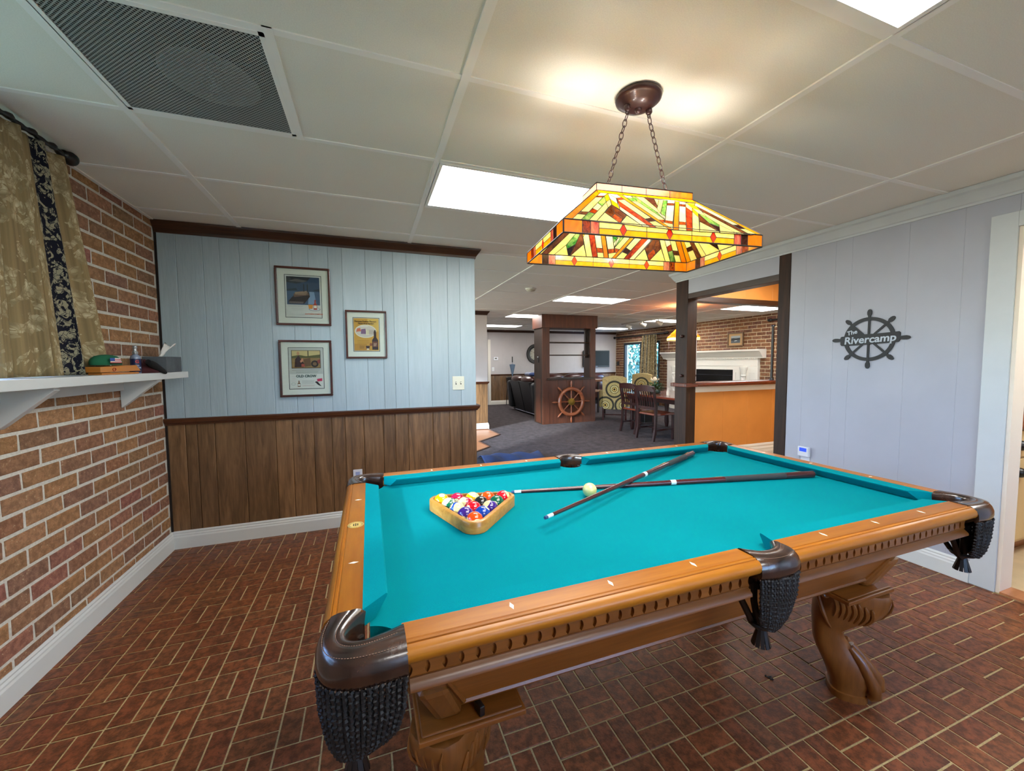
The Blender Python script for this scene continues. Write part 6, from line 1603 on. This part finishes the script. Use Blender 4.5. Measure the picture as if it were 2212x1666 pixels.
# ------------------------------------------------------------------ patterned armchairs
_t = MT('medallion_fabric'); _b = _t.pbsdf(.9, spec=.2); _sp = _t.n('ShaderNodeSeparateXYZ'); _t.l(_t.coord('Object'), _sp.inputs[0])
_y, _z = _sp.outputs[1], _sp.outputs[2]
def _dist(cy, cz): return _t.math('SQRT', _t.math('ADD', _t.math('POWER', _t.math('SUBTRACT', _y, cy), 2.0), _t.math('POWER', _t.math('SUBTRACT', _z, cz), 2.0)))
_r = _t.math('MINIMUM', _t.math('MINIMUM', _dist(0, .72), _dist(-.20, .36)), _dist(.20, .36))
_fab = _t.ramp(_r, [(0, '#2a241c'), (.02, '#b59a56'), (.045, '#2a241c'), (.055, '#b5a978'), (.085, '#2a241c'), (.095, '#9a8a5a'), (.15, '#a89664'), (.155, '#2a2a24'), (.19, '#6a6248'), (.20, '#a08c60')], 'CONSTANT')
_t.l(_t.mix(_t.math('MULTIPLY', _t.math('GREATER_THAN', _t.noise(_t.coord(), 60, 2), .56), .35), _fab, '#4a4232'), _b.inputs['Base Color']); m_med = _t.m
def wing_chair(label, loc, rz):
    """faces +x"""
    t = thing('patterned_armchair', label, 'chair', (0, 0, 0), 0, 'medallion patterned armchairs')
    rg = []
    for k in range(11):
        u = -1+k/5; zt = .98+.05*(1-u*u) ; rg.append([(-.29, u*.25, .26), (-.17, u*.25, .26), (-.24, u*.27, zt), (-.33, u*.27, zt)])
    G().loft(rg).build('backrest', m_med, t, bevel=.02)
    G().box((-.18, -.26, .30), (.30, .26, .50)).build('seat', m_med, t, bevel=.03)
    for s in (-1, 1):
        G().prism([(-.22, .30), (.28, .30), (.28, .62), (.20, .66), (-.20, .70)], lambda x, z: (x, s*.30-.045, z), lambda x, z: (x, s*.30+.045, z)).build('arm', m_med, t, bevel=.03)
        for x in (-.22, .26): G().box((x-.02, s*.25-.02, 0), (x+.02, s*.25+.02, .30)).build('leg', m_mah, t)
    G().box((-.225, -.23, .12), (-.205, .23, .15)).build('stretcher', m_mah, t)
    return t
wc = wing_chair('gold medallion patterned chair with its back to the camera, right of the divider', None, 0)
wc.location = (5.38, 7.85, 0); wc.rotation_euler = (0, 0, .95)
dup(wc, (6.75, 8.75, 0), 3.75, 'gold medallion patterned chair facing the room beside the glass door')
# dark console with bottles beside the divider
t = thing('console_table', 'dark bar console with a pale ledge just right of the divider', 'console', (5.35, 8.9, 0)); m_con = plain('console_dark', '#1f100b', .4)
G().box((5.10, 8.70, .84), (5.75, 9.10, .89)).build('top', plain('console_top', '#7d5236', .4), t, bevel=.005); G().box((5.14, 8.74, .58), (5.70, 9.06, .61)).build('shelf', plain('console_shelf', '#b08a66', .5), t)
for x in (5.14, 5.68):
    for y in (8.74, 9.04): G().box((x, y, 0), (x+.04, y+.04, .84)).build('leg', m_con, t)
tag(G().box((5.60, 7.05, 0), (5.95, 7.40, .58)).build('black_side_cabinet', m_black, bevel=.01), 'low black cabinet behind the slat back chairs', 'cabinet')

# ------------------------------------------------------------------ rods at the pass-through
t = thing('grab_bar', 'vertical metal bar with round mounts on the dark corner post', 'rail', (3.56, 3.55, 1.1)); m_steel = plain('brushed_steel', '#b9b4b4', .25); bx = X2+.035
G().tube([(bx, 3.60, 1.125), (bx, 3.60, 1.70)], .011, 12).build('bar', m_steel, t, smooth=True)
for z in (1.185, 1.635):
    G().lathe([(.0, 0), (.024, 0), (.026, .006), (.014, .012), (.012, .026), (.016, .030), (.016, .036), (0, .036)], (X2+.0005, 3.60, z), (1, 0, 0), 16).build('mount', m_bronze, t, smooth=True)
    G().sphere((XR-.02, 3.62, z), .018, 12, 8).build('knob', m_bronze, t, smooth=True)
    G().tube([(XR-.007, 3.62, z), (XR-.02, 3.62, z)], .008, 8).build('knob_stem', m_bronze, t)
t = thing('support_rod', 'slender black rod standing on the counter beside the right post', 'rod', (4.88, 3.66, 1.10))
G().tube([(4.88, 3.66, 1.108), (4.88, 3.66, 1.80)], .016, 12).build('rod', m_black, t, smooth=True)
for z in (1.101, 1.785): G().lathe([(.0, 0), (.026, 0), (.026, .012), (.018, .022), (0, .022)], (4.88, 3.66, z), seg=14).build('collar', plain('rod_collar', '#2a2c30', .3, metal=.6), t, smooth=True)

# ------------------------------------------------------------------ kitchen seen through the doorway
m_crm = plain('cream_cabinet', '#dcc18c', .45); CX0, CX1, CYf = 3.93, 5.2, 1.30
kc = thing('kitchen_cabinet', 'cream kitchen base cabinet with dark cup pulls beyond the doorway', 'cabinet', (4.5, 1.6, 0))
G().box((CX0, CYf+.02, .10), (CX1, 1.93, .90)).build('body', m_crm, kc); G().box((CX0+.02, CYf+.08, .0), (CX1, 1.90, .0995)).build('toe_kick', m_plank, kc)
for k in range(3):
    a, b = CX0+.012+k*.42, CX0+.012+k*.42+.405
    for z0, z1, nm_ in ((.70, .875, 'drawer'), (.13, .685, 'door')):
        d_ = G().box((a, CYf, z0), (b, CYf+.0195, z1)).build(nm_, m_crm, kc, bevel=.003); cxm = a+.13; zz = (z0+z1)/2-.01 if nm_ == 'drawer' else z1-.09
        G().lathe([(.0, -.030), (.020, -.028), (.030, -.015), (.034, 0), (.0, 0)], (cxm, CYf-.0005, zz), (0, 1, 0), 14).build('cup_pull', m_black, d_, smooth=True)
G().box((CX0-.02, CYf-.03, .901), (CX1, 1.94, .94)).build('worktop', wood('worktop_red', ['#5e2a16', '#7c3d22', '#95502f'], 'X', 1.2, .3, .3), kc, bevel=.005)
t = thing('glass_jar', 'pale glass jar on the kitchen worktop', 'jar', (4.02, 1.42, .94)); G().lathe([(0, .9405), (.05, .9405), (.055, .96), (.055, 1.08), (.04, 1.10), (.04, 1.115), (0, 1.115)], (4.03, 1.42, 0), seg=20).build('body', plain('jar_glass', '#cdd3da', .1, coat=.4), t, smooth=True); G().lathe([(.043, 1.115), (.043, 1.135), (0, 1.137)], (4.03, 1.42, 0), seg=20).build('lid', m_white, t, smooth=True)
t = thing('gold_frame_picture', 'dark picture in a wide gold frame on the kitchen wall', 'picture', (4.4, 1.94, 1.4)); M = wallM((4.55, 1.949, 1.42), (0, -1, 0))
G().box((-.55, -.28, 0), (.4, .28, .02), M).build('frame', plain('gold_leaf', '#b0823a', .35, metal=.3), t, bevel=.008); G().box((-.47, -.20, .0205), (.32, .20, .022), M).build('painting', plain('dark_painting', '#1f1a1c', .4), t)

# ------------------------------------------------------------------ blue cloth on the carpet
vs, fs = [], []; n1, n2 = 34, 14; random.seed(9)
for j in range(n2+1):
    for i in range(n1+1):
        u, v = i/n1, j/n2; x = 1.42+.85*u; y = 4.95+.42*v+.05*math.sin(5*u)
        z = .012+.055*(math.sin(9*u+2*v)**2)*math.sin(PI*v)+.03*math.sin(PI*v)+.02*math.sin(17*u+4)*math.sin(PI*v)
        vs.append((x, y, max(z, .004)))
for j in range(n2):
    for i in range(n1): a = j*(n1+1)+i; fs.append((a, a+1, a+n1+2, a+n1+1))
me = bpy.data.meshes.new('crumpled_cloth'); me.from_pydata(vs, [], fs); me.materials.append(plain('navy_cloth', '#24355a', .9)); me.polygons.foreach_set('use_smooth', [True]*len(fs))
o = link('crumpled_cloth', me); s_ = o.modifiers.new('thick', 'SOLIDIFY'); s_.thickness = .003
tag(o, 'crumpled navy blue cloth on the carpet behind the pool table', 'cloth')
